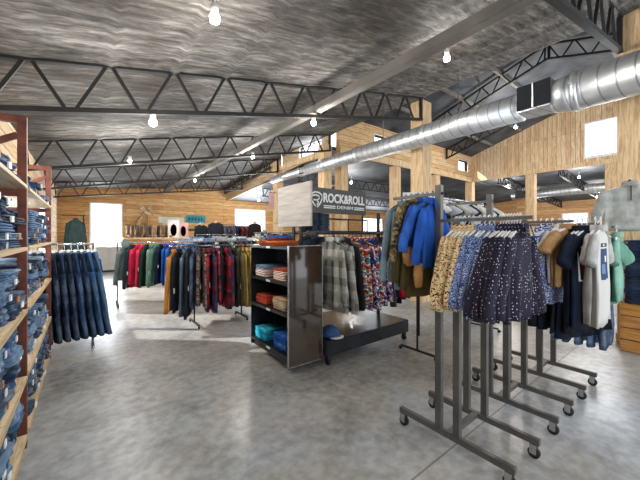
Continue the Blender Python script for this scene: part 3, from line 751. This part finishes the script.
# ---------------------------------------------------------------- gondola with side shelves (endcap), glossy panel, deck and sign
g0 = empty('display_gondola', (1.95, 2.9, 0), 0, 'black wheeled display gondola with side shelves and glossy brown panel', 'display fixture')
def gl(x): return x-1.95
def gy(y): return y-2.9
def gpart(nm, mt, *bxs, bev=.003):
    p = MB()
    for b in bxs: p.box(gl(b[0]), gl(b[1]), gy(b[2]), gy(b[3]), b[4], b[5], 0, bev)
    return p.build(nm, mt, g0)
t = NT('glossy_brown_panel', .08, 0, .6); M_gloss = t.out(t.ramp(t.noise(t.map(), 2, 3), [(.3, '33271d'), (.7, '403226')])) ; t.b.inputs['Coat Weight'].default_value = .5
gpart('side_panel', M_gloss, (1.55, 1.95, 2.49, 2.512, .075, 1.238))
gpart('panel_trim', M_chrome, (1.545, 1.55, 2.485, 2.515, .075, 1.24), (1.95, 1.956, 2.485, 2.515, .075, 1.24), (1.545, 1.956, 2.485, 2.515, 1.238, 1.245), (1.545, 1.956, 2.485, 2.515, .068, .075))
gpart('back_panel', M_laminate, (1.925, 1.95, 2.515, 3.40, .10, 1.235)); gpart('side_panel', M_laminate, (1.58, 1.925, 3.38, 3.40, .06, 1.235))
for i, z in enumerate((.155, .565, .875, 1.235)):
    s = gpart('shelf', M_laminate, (1.57, 1.925, 2.515, 3.38, z-.03, z)); 
    l = MB(); l.box(gl(1.563), gl(1.568), gy(2.90), gy(2.98), z-.026, z-.006); l.build('price_label', M_white, g0)
    if i == 0: l = MB(); l.box(gl(1.60), gl(1.92), gy(2.515), gy(3.38), .06, .125); l.build('kick_board', M_laminate, g0)
gpart('deck', M_laminate, (1.956, 3.32, 2.42, 3.40, .10, .255), bev=.006)
for yy in (2.45, 3.37):
    for xx in (2.0, 3.26):
        p = MB(); p.tube([(gl(xx)-.012, gy(yy), .036), (gl(xx)+.012, gy(yy), .036)], .034, 16); p.box(gl(xx)-.02, gl(xx)+.02, gy(yy)-.02, gy(yy)+.02, .055, .1); p.build('caster', M_rubber, g0)
for yy in (2.62, 3.16):
    p = MB(); p.tube([(gl(1.96), gy(yy), 1.37), (gl(3.32), gy(yy), 1.37)], .014, 10); p.build('rail', M_darksteel, g0)
for xx in (1.97, 3.28):
    p = MB(); p.box(gl(xx)-.015, gl(xx)+.015, gy(2.9)-.02, gy(2.9)+.02, .255, 1.9 if xx < 2 else 1.66); p.build('upright', M_darksteel, g0)
    p = MB(); p.box(gl(xx)-.012, gl(xx)+.012, gy(2.61), gy(3.17), 1.355, 1.38); p.build('cross_arm', M_darksteel, g0)
gpart('top_shelf', M_laminate, (1.99, 3.25, 2.78, 3.08, 1.385, 1.40))
gpart('wire_frame', M_darksteel, (2.5, 3.25, 3.07, 3.085, 1.55, 1.57), (2.5, 2.515, 3.07, 3.085, 1.4, 1.57), (3.235, 3.25, 3.07, 3.085, 1.4, 1.57), (2.86, 2.875, 3.07, 3.085, 1.4, 1.57))
# weathered grey board over the shelves
t = NT('weathered_board', .85, 0, .2); v_ = t.map((1, .6, 5)); M_board = t.out(t.ramp(t.noise(v_, 4, 6, .6), [(.3, '9b948d'), (.7, 'bdb6ae')]))
p = MB(); p.box(-.012, .012, -.355, .355, 0, .49, 0, .003); o = p.build('display_board', M_board, None, (1.938, 3.01, 1.447)); tag(o, 'square weathered grey board standing above the side shelves', 'board')
q = MB(); q.box(-.01, .01, -.02, .02, -.212, 0); q.build('bracket', M_darksteel, o)
# denim brand sign
sg = empty('brand_sign', (2.42, 2.74, 1.60), 0, 'dark sign board reading ROCK&ROLL DENIM in white on the gondola', 'sign')
p = MB(); p.box(-.44, .44, 0, .02, 0, .29, 0, .003); p.build('board', plain('4c4a48', .6), sg)
q = MB(); q.box(-.40, -.385, .005, .02, -.2, 0); q.box(.385, .40, .005, .02, -.2, 0); q.build('bracket', M_darksteel, sg)
M_let = plain('d8d8d6', .5, 0, .05)
def let(txt, size, x, z, sq, bold, nm='lettering'):
    me = text_mesh(txt, size, .002, sq, bold); me.materials.clear(); me.materials.append(M_let)
    o = put(nm, me, sg, (x, -.003, z)); o.rotation_euler = (R(90), 0, 0); return o, me
def fit(txt, x0, x1, z0, z1, bold=.004):
    o, me = let(txt, .2, 0, 0, 1, bold); xs = [v.co.x for v in me.vertices]; ys = [v.co.y for v in me.vertices]
    sx = (x1-x0)/(max(xs)-min(xs)); sy = (z1-z0)/(max(ys)-min(ys))
    for v in me.vertices: v.co.x = (v.co.x-min(xs))*sx; v.co.y = (v.co.y-min(ys))*sy
    o.location = (x0, -.003, z0)
fit('ROCK&ROLL', -.255, .415, .125, .235, .006); fit('DENIM', -.05, .21, .06, .098, .003)
p = MB()
for z in (.088, .066): p.box(-.25, -.075, -.004, .0, z-.006, z+.006); p.box(.235, .41, -.004, 0, z-.006, z+.006)
p.build('rule_lines', M_let, sg)
# shield emblem with the letter stroke
p = MB()
def ring(pts, wdt):
    n = len(pts)
    for i in range(n-1): p.bar((pts[i][0], -.003, pts[i][1]), (pts[i+1][0], -.003, pts[i+1][1]), wdt, wdt) if False else p.bar((pts[i][0], -.002, pts[i][1]), (pts[i+1][0], -.002, pts[i+1][1]), .006, wdt)
cx, cz = -.345, .16
ring([(cx-.07, cz+.055), (cx-.03, cz+.075), (cx+.03, cz+.07), (cx+.065, cz+.045), (cx+.068, cz), (cx+.045, cz-.05), (cx, cz-.095)], .016)
ring([(cx-.07, cz+.03), (cx-.02, cz+.042), (cx+.025, cz+.03), (cx+.03, cz+.003), (cx+.0, cz-.015), (cx-.05, cz-.015)], .015)
ring([(cx-.01, cz-.015), (cx+.02, cz-.04), (cx-.005, cz-.07)], .014); ring([(cx-.07, cz-.03), (cx-.05, cz-.055), (cx-.02, cz-.085)], .014)
p.build('emblem', M_let, sg)
# folded clothes on the side shelves (facing -X) : (shelf z, y, list of colours)
def pile(z, y, items, where, n0='folded_shirt', x=1.745, s=(1, 1, 1), dz=.031, group='folded shirts on the side shelves', tg=None):
    for k, (mt, d) in enumerate(items):
        folded(n0, (x+random.uniform(-.008, .008), y+random.uniform(-.008, .008), z+.002+k*dz), R(-90), mt, '%s, %s up, %s' % (d, ORD[k], where), 'shirt', group, FS, s, tg)
s1 = stripes(['5a7ea8', 'e6dfd0', 'a8453a', 'e8e8e8'], 9, 1.5); s2 = stripes(['c05a3a', 'e8e0d0', '8a3a34', 'efe6d8'], 10, 1)
pile(.875, 3.20, [(s1, 'striped red-blue folded shirt'), (s2, 'striped rust folded shirt'), (s1, 'striped blue folded shirt'), (F_('6f87a8'), 'dusty blue folded shirt')], 'left pile, upper side shelf', s=(1, 1, 1.1))
pile(.875, 2.78, [(s2, 'cream-rust striped folded shirt'), (s2, 'rust striped folded shirt'), (s2, 'beige striped folded shirt'), (F_('b0543a'), 'brick folded shirt')], 'right pile, upper side shelf')
pile(.565, 3.20, [(F_('b84a34'), 'brick red folded shirt'), (F_('c8543a'), 'coral folded shirt'), (F_('b8432e'), 'red folded shirt')], 'left pile, middle side shelf')
pile(.565, 2.78, [(F_('b89878'), 'tan folded shirt'), (F_('cdb398'), 'cream folded shirt'), (F_('d6c2a8'), 'pale cream folded shirt'), (F_('c2a080'), 'beige folded shirt')], 'right pile, middle side shelf')
pile(.155, 3.20, [(F_('1f93b0'), 'teal folded shirt'), (F_('27a3be'), 'bright teal folded shirt'), (F_('2196b4'), 'turquoise folded shirt'), (F_('33aac4'), 'pale teal folded shirt')], 'left pile, bottom side shelf')
pile(.155, 2.78, [(F_('1f5aa8'), 'royal blue folded shirt'), (paisley('1f5aa8', '6f9fd8', 22), 'printed blue folded shirt'), (F_('2a6cc0'), 'bright blue folded shirt'), (F_('1f4f98'), 'deep blue folded shirt'), (F_('2563b5'), 'cobalt folded shirt')], 'right pile, bottom side shelf')
pile(1.235, 3.05, [(F_('c8622a'), 'orange folded shirt'), (F_('d8763a'), 'light orange folded shirt')], 'spread on gondola top', s=(1.9, 1.05, .8), dz=.026, group='orange shirts on the gondola top')
for k in range(6):
    folded('folded_jeans', (2.18, 2.93, 1.402+k*.034), R(8), denim(['18233a', '22304a', '1d2430'][k % 3]), 'dark folded jeans %s up in pile under denim sign' % ORD[k], 'jeans', 'jeans under the sign', FD, (1, .95, .78))
for k in range(2):
    folded('folded_shirt', (1.745, 3.0+k*.0, 1.2875+k*.03), R(-90), F_(['8a2a30', '2f74b8'][k]), ['maroon', 'bright blue'][k]+' folded shirt on top of the orange shirts, before grey board', 'shirt', None, FS, (.8, .8, .9))
# helmet-like cap and bag on deck
cp = MB(); rg = []
for a in range(7):
    th = R(a*15); rg.append([(.10*math.cos(th)*math.cos(u), .12*math.cos(th)*math.sin(u), .11*math.sin(th)+.005) for u in [2*math.pi*j/20 for j in range(20)]])
cp.rings(rg); o = cp.build('cap', F_('3a5a86'), None, (2.12, 2.56, .256)); tag(o, 'blue and white cap lying on gondola deck under plaid shirts', 'cap')
b = MB(); b.rings([[(.085*math.cos(u), -.10-.07*max(0, -math.sin(u))+.0*u, z) for u in [2*math.pi*j/16 for j in range(16)]] for z in (.008, .018)]); b.build('brim', F_('d8dde2'), o)
# hanging on the gondola's front rail
sp = [('shirt', m_plg, 'pale grey plaid shirt', 1.08), ('shirt', m_plg, 'white and grey plaid shirt', 1.12), ('shirt', m_plg2, 'grey plaid shirt', 1.1), ('shirt', F_('26282b'), 'black long shirt', 1.18), ('shirt', m_ser, 'multicolour striped shirt', 1.05),
      ('shirt', m_ser, 'bright woven-stripe shirt', 1.15), ('shirt', m_flo, 'blue and red floral shirt', 1.15), ('shirt', m_ser, 'banded bright shirt', 1.1), ('shirt', m_flo, 'blue floral shirt', 1.18), ('shirt', m_flo, 'red and blue print shirt', 1.15), ('shirt', F_('3f4247'), 'charcoal shirt', 1.12), ('shirt', F_('23262b'), 'black plain shirt', 1.1),
      ('shirt', m_redblotch, 'red shirt', 1.1), ('shirt', F_('a3202c'), 'crimson shirt', 1.08), ('shirt', F_('1b2440'), 'navy shirt', 1.15), ('shirt', F_('20386a'), 'dark blue shirt', 1.1)]
fill(sp, 2.16, 3.25, 2.62, 1.375, 'shirts on the gondola rail', 'gondola rail')
sp = [('shirt', F_(random.choice(pal)), 'dark shirt', 1.0) for _ in range(10)]
fill(sp, 2.2, 3.2, 3.16, 1.375, 'shirts on the rear gondola rail', 'rear gondola rail')

# ---------------------------------------------------------------- two-post T racks (right foreground)
def t_rack(xa, xb, label, h_near=1.455, hi=1.63, tall=1.67, y0=.62):
    o = empty('double_post_rack', (xa, 1.02, 0), 0, label, 'clothes rack', 'grey double-post garment racks')
    Y = lambda y: y-1.02
    for x, top in ((0, tall), (xb-xa, 1.22)):
        p = MB(); p.box(x-.016, x+.016, Y(.64), Y(1.38), .085, .122, 0, .002); p.build('foot', M_rack, o)
        for yy in (1.08, .96):
            p = MB(); p.box(x-.018, x+.018, Y(yy)-.02, Y(yy)+.02, .122, top if yy > 1 else min(top, 1.43), 0, .002); p.build('post', M_rack, o)
        for yy in (.67, 1.35):
            c = MB(); c.tube([(x-.012, Y(yy), .0325), (x+.012, Y(yy), .0325)], .032, 18); c.tube([(x-.014, Y(yy), .0325), (x+.014, Y(yy), .0325)], .014, 10, 1)
            c.box(x-.02, x-.015, Y(yy)-.016, Y(yy)+.02, .03, .085, 1); c.box(x+.015, x+.02, Y(yy)-.016, Y(yy)+.02, .03, .085, 1)
            c.build('caster', [M_rubber, M_chrome], o)
    p = MB(); p.box(.016, xb-xa-.016, Y(1.0), Y(1.035), .088, .118); p.build('cross_bar', M_rack, o)
    p = MB(); p.box(-.013, .013, Y(y0-.06), Y(1.06), h_near-.024, h_near-.006); p.build('rail', M_rack, o)
    p = MB(); p.box(-.013, .013, Y(1.06), Y(1.44), hi-.024, hi-.006); p.build('rail', M_rack, o)
    return o
r1 = t_rack(1.80, 2.16, 'nearest grey double-post rack on casters, holding patterned blouses'); r2 = t_rack(2.52, 2.87, 'middle grey double-post rack on casters, holding tees')
r3 = t_rack(3.24, 3.61, 'farthest grey double-post rack on casters, holding dark long clothes', tall=1.5, hi=1.47)
HW = plain('e4e4e2', .35, 0, .05)
def run(specs, x, ys, h, rackn, group, hang=HW, k=1, wide=1, yaw=-22):
    for i, ((kind, mt, d, s), y) in enumerate(zip(specs, ys)):
        s *= k
        garment(kind, (x, y, h), R(yaw+random.uniform(-3, 3)), mt, '%s, %s from left on %s' % (d, ORD[i], rackn), group, hang, scl=s, wide=wide)
ys = [.965-.026*i for i in range(5)]+[.825-.026*i for i in range(4)]+[.715-.0135*i for i in range(8)]
run([('blouse', m_leo, 'cream leopard print blouse', 1.0), ('blouse', m_leo, 'tan leopard print blouse', 1.0), ('blouse', m_leo, 'brown speckled blouse', 1.02), ('blouse', m_leo, 'sandy leopard blouse', 1), ('blouse', m_leo, 'light leopard blouse', .98),
     ('blouse', m_pais, 'blue paisley blouse', .98), ('blouse', m_pais, 'blue printed blouse', 1), ('blouse', m_pais, 'slate blue printed blouse', 1), ('blouse', m_pais, 'dark blue printed blouse', 1)]
     +[('blouse', m_dot, 'navy polka dot blouse', 1.02+.02*(i % 2)) for i in range(8)], 1.80, ys, 1.455, 'nearest double-post rack', 'blouses on the nearest double-post rack', k=.98, wide=.61, yaw=-14)
# far arm of the nearest rack, hung higher
F_teal = F_('3f8f86')
TAN = F_('b98a55')
run([('shirt', F_('8296a0'), 'pale grey-blue shirt', .82), ('shirt', F_('7f9298'), 'grey-blue shirt', .86), ('shirt', F_('4f452c'), 'olive shirt', .80), ('shirt', m_camo, 'camouflage shirt', .60), ('shirt', F_('5a4c30'), 'brown shirt', .92),
     ('blouse', F_('2450a8'), 'royal blue shirt', .72), ('blouse', F_('3a6cc4'), 'light blue shirt', .70), ('blouse', F_('2a5cb8'), 'bright blue shirt', .90)], 1.80, [1.37, 1.335, 1.29, 1.26, 1.235, 1.20, 1.165, 1.125], 1.63, 'raised arm of nearest rack', 'clothes on the raised arm', M_black, wide=.56, yaw=-10)
for o in [o for o in col.objects if 'blue shirt' in o.get('label', '') and o.get('group') == 'clothes on the raised arm' and 'grey' not in o['label']]:
    o.scale.x = .54
    for sx in (-1, 1):
        q = MB(); q.tube([(sx*.25, 0, -.50), (sx*.26, 0, -.58), (sx*.25, 0, -.66)], [.055, .058, .045], 10, 0, .5)
        c = q.build('cuff', TAN, o); c['label'] = 'tan sleeve end'
run([('blouse', m_dot, 'navy dotted blouse', 1), ('blouse', F_('20222f'), 'dark navy blouse', 1), ('blouse', m_pais2, 'blue and white paisley blouse', 1.06), ('blouse', m_pais2, 'bold paisley blouse', 1.0), ('blouse', m_pais2, 'bright blue paisley blouse', 1.1), ('tee', F_('e8e2d4'), 'cream tee', .78), ('tee', F_('b08a60'), 'tan tee', .80), ('tee', F_('a98358'), 'light brown tee', .82),
      ('longtee', F_('181d2a'), 'black tee', 1.05), ('longtee', F_('1c2436'), 'midnight blue tee', 1.05), ('longtee', F_('1a2130'), 'navy tee', 1.08), ('longtee', F_('c8c6c0'), 'white tee', 1), ('longtee', F_('b4b3ae'), 'light grey tee', 1.0)], 2.52, [.95, .90, .74, .705, .675, .635, .61, .585, .545, .52, .495, .455, .43], 1.455, 'middle double-post rack', 'tops on the middle double-post rack', k=.93, wide=.72, yaw=-10)

def printed(base, rects, frame=None):
    t = NT('printed_tee', .85, 0, .2); sx = t.n('SeparateXYZ'); t.l(t.tc.outputs['Object'], sx.inputs[0]); c = base
    front = t.math('LESS_THAN', sx.outputs['Y'], 0)
    for x0, x1, z0, z1, cc in rects:
        m_ = t.math('MULTIPLY', t.math('MULTIPLY', t.math('GREATER_THAN', sx.outputs['X'], x0), t.math('LESS_THAN', sx.outputs['X'], x1)), t.math('MULTIPLY', t.math('GREATER_THAN', sx.outputs['Z'], z0), t.math('LESS_THAN', sx.outputs['Z'], z1)))
        c = t.mix(t.math('MULTIPLY', m_, front), c, cc)
    return t.out(c)
for o in [o for o in col.objects if o.get('group') == 'tops on the middle double-post rack']:
    if o['label'].startswith('light grey tee'):
        setm(o, printed('b4b3ae', [(-.10, .10, -.40, -.20, '2c3d5e'), (-.10, .10, -.19, -.165, '2b3242'), (-.06, .03, -.185, -.17, 'a9aaa6'), (.04, .08, -.29, -.25, 'cfc8ba'), (-.08, -.02, -.36, -.30, '5c7496')]))
    if o['label'].startswith('navy tee'):
        W, K, Q = 'cfd0cf', '15161c', 'c0242c'; a, b = -.17, -.02
        setm(o, printed('1a2130', [(a-.01, b+.01, -.40, -.18, W), (a, b, -.39, -.19, K), (a+.02, a+.04, -.27, -.20, Q), (b-.04, b-.02, -.27, -.20, Q), (a+.04, b-.04, -.243, -.227, Q),
            (a+.02, a+.04, -.37, -.29, Q), (b-.04, b-.02, -.37, -.29, Q), (a+.04, a+.06, -.315, -.29, Q), (b-.06, b-.04, -.315, -.29, Q), (a+.065, b-.065, -.34, -.30, Q)]))
run([('dress', F_('16181f'), 'black long dress', .95), ('dress', F_('1b1e28'), 'charcoal long dress', .92), ('dress', F_('151a26'), 'near-black dress', .98), ('dress', F_('181b24'), 'black dress', .95), ('dress', F_('1a2030'), 'midnight dress', .98), ('dress', F_('15171e'), 'black swing dress', .92), ('tee', F_('6a9a86'), 'green tee', 1.2)],
    3.24, [.94, .88, .82, .76, .70, .64, .56], 1.455, 'farthest double-post rack', 'long clothes on the farthest double-post rack')
for i in range(5):
    c = ['2a4a74', '1f3556', '35608f', '2a4a74', '22304a'][i]
    jeans((3.62, .92-.085*i, 1.30), 0, denim(c), '%s jeans, %s from left, clipped behind the black dresses' % (DN[c], ORD[i]), 'jeans behind the black dresses', s=.92)
p = MB(); p.box(-.012, .012, .45, 1.12, 1.278, 1.294); p.box(-.012, .012, .93, .96, 1.22, 1.278); 
p.build('rail', M_rack, r3, (.37, -1.02, 0))
garment('tee', (3.45, .49, 1.42), R(10), F_('7fa898'), 'seafoam green tee right of the white and grey tees', None, HW, scl=1.05)
# hmm: garment above hangs from a little outrigger on the farthest rack
p = MB(); p.box(-.01, .24, -.55, -.53, 1.405, 1.42); p.build('outrigger', M_rack, r3)

# taller rack with white hangers behind
tr = rail_rack(2.95, 4.55, 2.05, 1.80, 'tall rack of short pale tops behind the double-post racks')
for i in range(16):
    c = ['e2e2e0', 'c8ccd2', '5c6b7a', '2b2f36', 'd6d0c4'][i % 5]
    garment('tee', (3.03+i*.095, 2.05, 1.81), R(90), F_(c), 'short top %s from left on the tall rack behind the blouses' % ORD[i], 'tops on the tall rack', HW, scl=.8)
p = empty('paper_poster', (3.55, 2.42, 1.62), R(-38), 'white poster with red lettering above the blue hoodies', 'poster')
b = MB(); b.box(-.22, .22, 0, .006, 0, .30); b.build('sheet', plain('d8d9da', .6, 0, .05), p)
q = MB()
for i in range(6): q.box(-.17+i*.058, -.17+i*.058+.036, -.003, 0, .10, .10+.03+.012*(i % 2))
q.build('print', plain('b83a4a', .6), p)
q = MB(); q.tube([(0, .01, -1.62), (0, .01, 0)], .012, 8); q.build('pole', M_darksteel, p)

# ---------------------------------------------------------------- right edge: crate, navy clothes, sweatshirt
cr = empty('wooden_crate', (4.95, .30, 0), 0, 'honey-coloured wooden crate on the floor at the right edge', 'crate')
M_crate = planks('crate_boards', 'YZ', 'b5813f', 'c28d50', 'a8733c', .14, .9)
p = MB()
for i in range(4): p.box(0, .02, -.36, .36, .01+i*.137, .143+i*.137, 0, .003)
p.build('side_panel', M_crate, cr)
p = MB()
for i in range(4): p.box(.0, .33, .36, .38, .01+i*.137, .143+i*.137, 0, .003)
p.build('end_panel', M_crate, cr); p = MB(); p.box(.02, .33, -.36, .36, .535, .555); p.build('lid', M_crate, cr)
p = MB(); p.box(.31, .33, -.36, .36, .01, .535); p.build('back_panel', M_crate, cr)
for k in range(13):
    c = DC[[3, 6, 0, 8][k % 4]]
    folded('folded_jeans', (5.12, .42, .558+k*.0565), R(-90), denim(c, amt=.2), '%s folded jeans, %s up on the wooden crate' % (DN[c], ORD[k]), 'jeans', 'jeans piled on the crate', FD, (1.5, 1.2, 1.3))
sw = garment('hoodie', (4.40, .53, 1.915), R(-72), F_('b2b4ae'), 'grey half-zip sweatshirt hanging high at the right edge', None, HW, scl=.8)
sw.scale = (.92, 1.6, .8)
for ch in sw.children:
    if ch.name.startswith('hood'):
        ch.data = collar_me(-.075, .065, .05, False).mesh('collar', M_white); ch.name = 'collar'; setm(ch, F_('989a94'))
z = MB(); z.box(-.004, .004, -.036, -.026, -.27, -.06); z.build('zip', M_black, sw); z = MB(); z.box(.08, .11, -.036, -.028, -.21, -.195); z.build('logo_patch', M_black, sw)
hk = MB(); hk.box(0, .90, -.010, .010, -.012, .0); o = hk.build('sign_arm', M_darksteel, None, (4.39, .53, 1.915)); tag(o, 'metal arm reaching from column and holding the grey sweatshirt', 'arm')

# ---------------------------------------------------------------- back wall: cabinet, deer mount, signs, posters, boots
cb = empty('low_cabinet', (.62, 13.55, 0), 0, 'low white cabinet under the big left window', 'cabinet')
p = MB(); p.box(-.42, .59, .05, .48, 0, .06); p.build('plinth', M_black, cb)
p = MB(); p.box(-.45, .62, 0, .5, .06, .88); p.build('body', M_white, cb); p = MB(); p.box(-.48, .65, -.03, .52, .88, .92, 0, .005); p.build('top', M_white, cb)
for i in range(2): p = MB(); p.box(-.43+i*.52, .07+i*.52, -.02, 0, .08, .86, 0, .004); p.build('door', M_white, cb)
dm = empty('deer_mount', (1.92, YW, 2.08), 0, 'tan deer shoulder mount with antlers on the back wood wall', 'deer mount')
def skin_tube(nm, pts, rad, mt, n=12):
    p = MB(); p.tube(pts, rad, n); return p.build(nm, mt, dm)
skin_tube('neck', [(-.12, -.02, -.32), (-.05, -.14, -.14), (.0, -.28, .06), (.03, -.38, .20)], [.20, .17, .12, .09], F_('b08a5c'))
skin_tube('head', [(.0, -.30, .20), (.05, -.42, .20), (.12, -.54, .14), (.18, -.64, .08), (.20, -.67, .06)], [.06, .10, .075, .045, .02], F_('c9ab82'))
for s in (-1, 1):
    skin_tube('ear', [(.03+s*.07, -.38, .27), (.03+s*.15, -.38, .32), (.03+s*.22, -.38, .33)], [.02, .04, .005], F_('e0d2bc'), 8)
    skin_tube('antler', [(.03+s*.04, -.38, .28), (.03+s*.12, -.36, .40), (.03+s*.20, -.42, .50), (.03+s*.15, -.52, .58)], [.018, .015, .012, .004], F_('e2d6c0'), 8)
p = MB(); p.tube([(-.12, -.01, -.30), (-.12, -.10, -.30)], [.16, .15], 14); p.build('throat_patch', F_('ece4d6'), dm)
p = MB(); p.box(-.42, .42, -.03, 0, -.17, .17, 0, .01); o = p.build('wall_sign', plain('2f8f9c', .5), None, (3.95, YW, 2.05)); tag(o, 'teal wall sign on the back wood wall', 'sign')
q = MB()
for i in range(5): q.box(-.33+i*.135, -.25+i*.135, -.036, -.03, -.06, .07)
q.build('lettering', plain('1f4f66'), o)
p = MB(); p.box(-.5, .5, -.03, 0, -.13, .13); o = p.build('wall_sign', plain('d9dccb', .6), None, (2.95, YW, 1.98)); tag(o, 'long cream sign low on back wood wall above dark jacket', 'sign')
p = MB(); p.box(-.28, .28, -.04, 0, -.05, .05, 0, .01); o = p.build('wall_sign', plain('4a4238', .6), None, (3.85, YW, 1.58)); tag(o, 'small dark plaque below teal wall sign', 'sign')
# display table with boots and photo boards in front of the back wall
dt = empty('display_table', (1.25, 9.6, 0), 0, 'long display table behind blue jackets with boots and photo boards', 'table')
p = MB(); p.box(-.45, 1.22, -.3, .3, 1.24, 1.28, 0, .005); p.build('table_top', M_col, dt)
for sx in (-.40, 1.17):
    for sy in (-.25, .25): p = MB(); p.box(sx-.03, sx+.03, sy-.03, sy+.03, 0, 1.24); p.build('leg', M_col, dt)
def boot(x, y, z, rz, mt, lab):
    o = empty('cowboy_boot', (x, y, z), rz, lab, 'boot', 'boots on the display table')
    p = MB(); p.tube([(0, .02, .06), (0, .01, .16), (0, 0, .28), (0, 0, .34)], [.045, .045, .055, .062], 12); p.build('shaft', mt, o)
    p = MB(); p.tube([(0, .05, .05), (0, -.03, .055), (0, -.12, .04), (0, -.19, .025)], [.045, .048, .04, .012], 10); p.build('foot', mt, o)
    p = MB(); p.box(-.03, .03, .02, .08, 0, .03); p.box(-.035, .035, -.17, .02, .008, .016); p.build('sole', M_black, o)
bc = ['6a4a34', '7d5a40', '4a3a30', '8a6a4a', '5c4636', '70503a', 'a08060', '3f322b', '6e5a48', '8a5a3a']
for i in range(10): boot(.92+.105*i, 9.5+.12*(i % 2), 1.28, R(random.uniform(-40, 40)), plain(bc[i], .5), 'brown leather boot, %s from left on display table' % ORD[i])
def board(x, y, z, w_, h_, mt, lab, col2):
    p = MB(); p.box(-w_/2, w_/2, 0, .015, 0, h_); o = p.build('photo_board', mt, None, (x, y, z)); tag(o, lab, 'photo board', 'photo boards')
    q = MB(); q.rings([[(w_*.28*r_*math.cos(u), -.003, h_*.42+h_*.35*r_*math.sin(u)) for u in [2*math.pi*j/14 for j in range(14)]] for r_ in (1, .3)]); q.build('picture', col2, o)
    q = MB(); q.bar((0, .015, h_*.6), (0, .14, .002), .02); q.build('stand', M_black, o)
board(2.03, 9.5, 1.28, .30, .50, plain('e6e2df', .6), 'white photo board on table, left of pink one', plain('c8b0a4')); board(2.32-.0, 9.62, 1.28, .28, .44, plain('d8a8a0', .6), 'pink photo board on the table beside the white one', plain('8a5a54'))

# dress forms with dark jackets standing above the racks
def form(x, y, h, mt, lab, sc_=1.0):
    o = empty('dress_form', (x, y, 0), R(random.uniform(-30, 30)), lab, 'dress form', 'dress forms')
    p = MB(); p.tube([(0, 0, .02), (0, 0, h-.5)], .018, 8); p.build('pole', M_darksteel, o)
    p = MB(); p.tube([(0, 0, 0), (0, 0, .025)], .18, 20); p.build('base', M_darksteel, o)
    q = proto('jacket')[0]
    b = put('jacket', q['body'], o, (0, 0, h)); b.scale = (1, 2.6, .9*sc_); setm(b, mt)
    for me in q['sl']: s = put('sleeve', me, o, (0, 0, h)); s.scale = (1, 1.4, .9*sc_); setm(s, mt)
    p = MB(); p.tube([(0, 0, h-.10), (0, 0, h-.0)], [.05, .045], 12); p.build('neck_block', M_col, o)
form(3.55, 10.4, 1.85, F_('2a2b30'), 'dress form in black jacket right of pink photo board'); form(4.9, 10.2, 1.85, F_('33262b'), 'dress form in dark plum jacket left of the far window')
form(2.95, 10.0, 1.75, F_('25292f'), 'dress form in charcoal jacket behind the photo boards'); form(5.0, 9.7, 1.55, F_('4a4e55'), 'dress form in grey jacket nearest slender column')
# small pink flag on the slender column
p = MB(); p.box(-.10, .10, -.01, 0, -.55, 0); o = p.build('hanging_banner', plain('d0a8a8', .7), None, (5.0, 9.17, 2.78)); tag(o, 'narrow pale pink banner hanging beside slender column', 'banner')
q = MB(); q.box(-.11, .22, -.012, .012, 0, .015); q.build('rod', M_black, o)
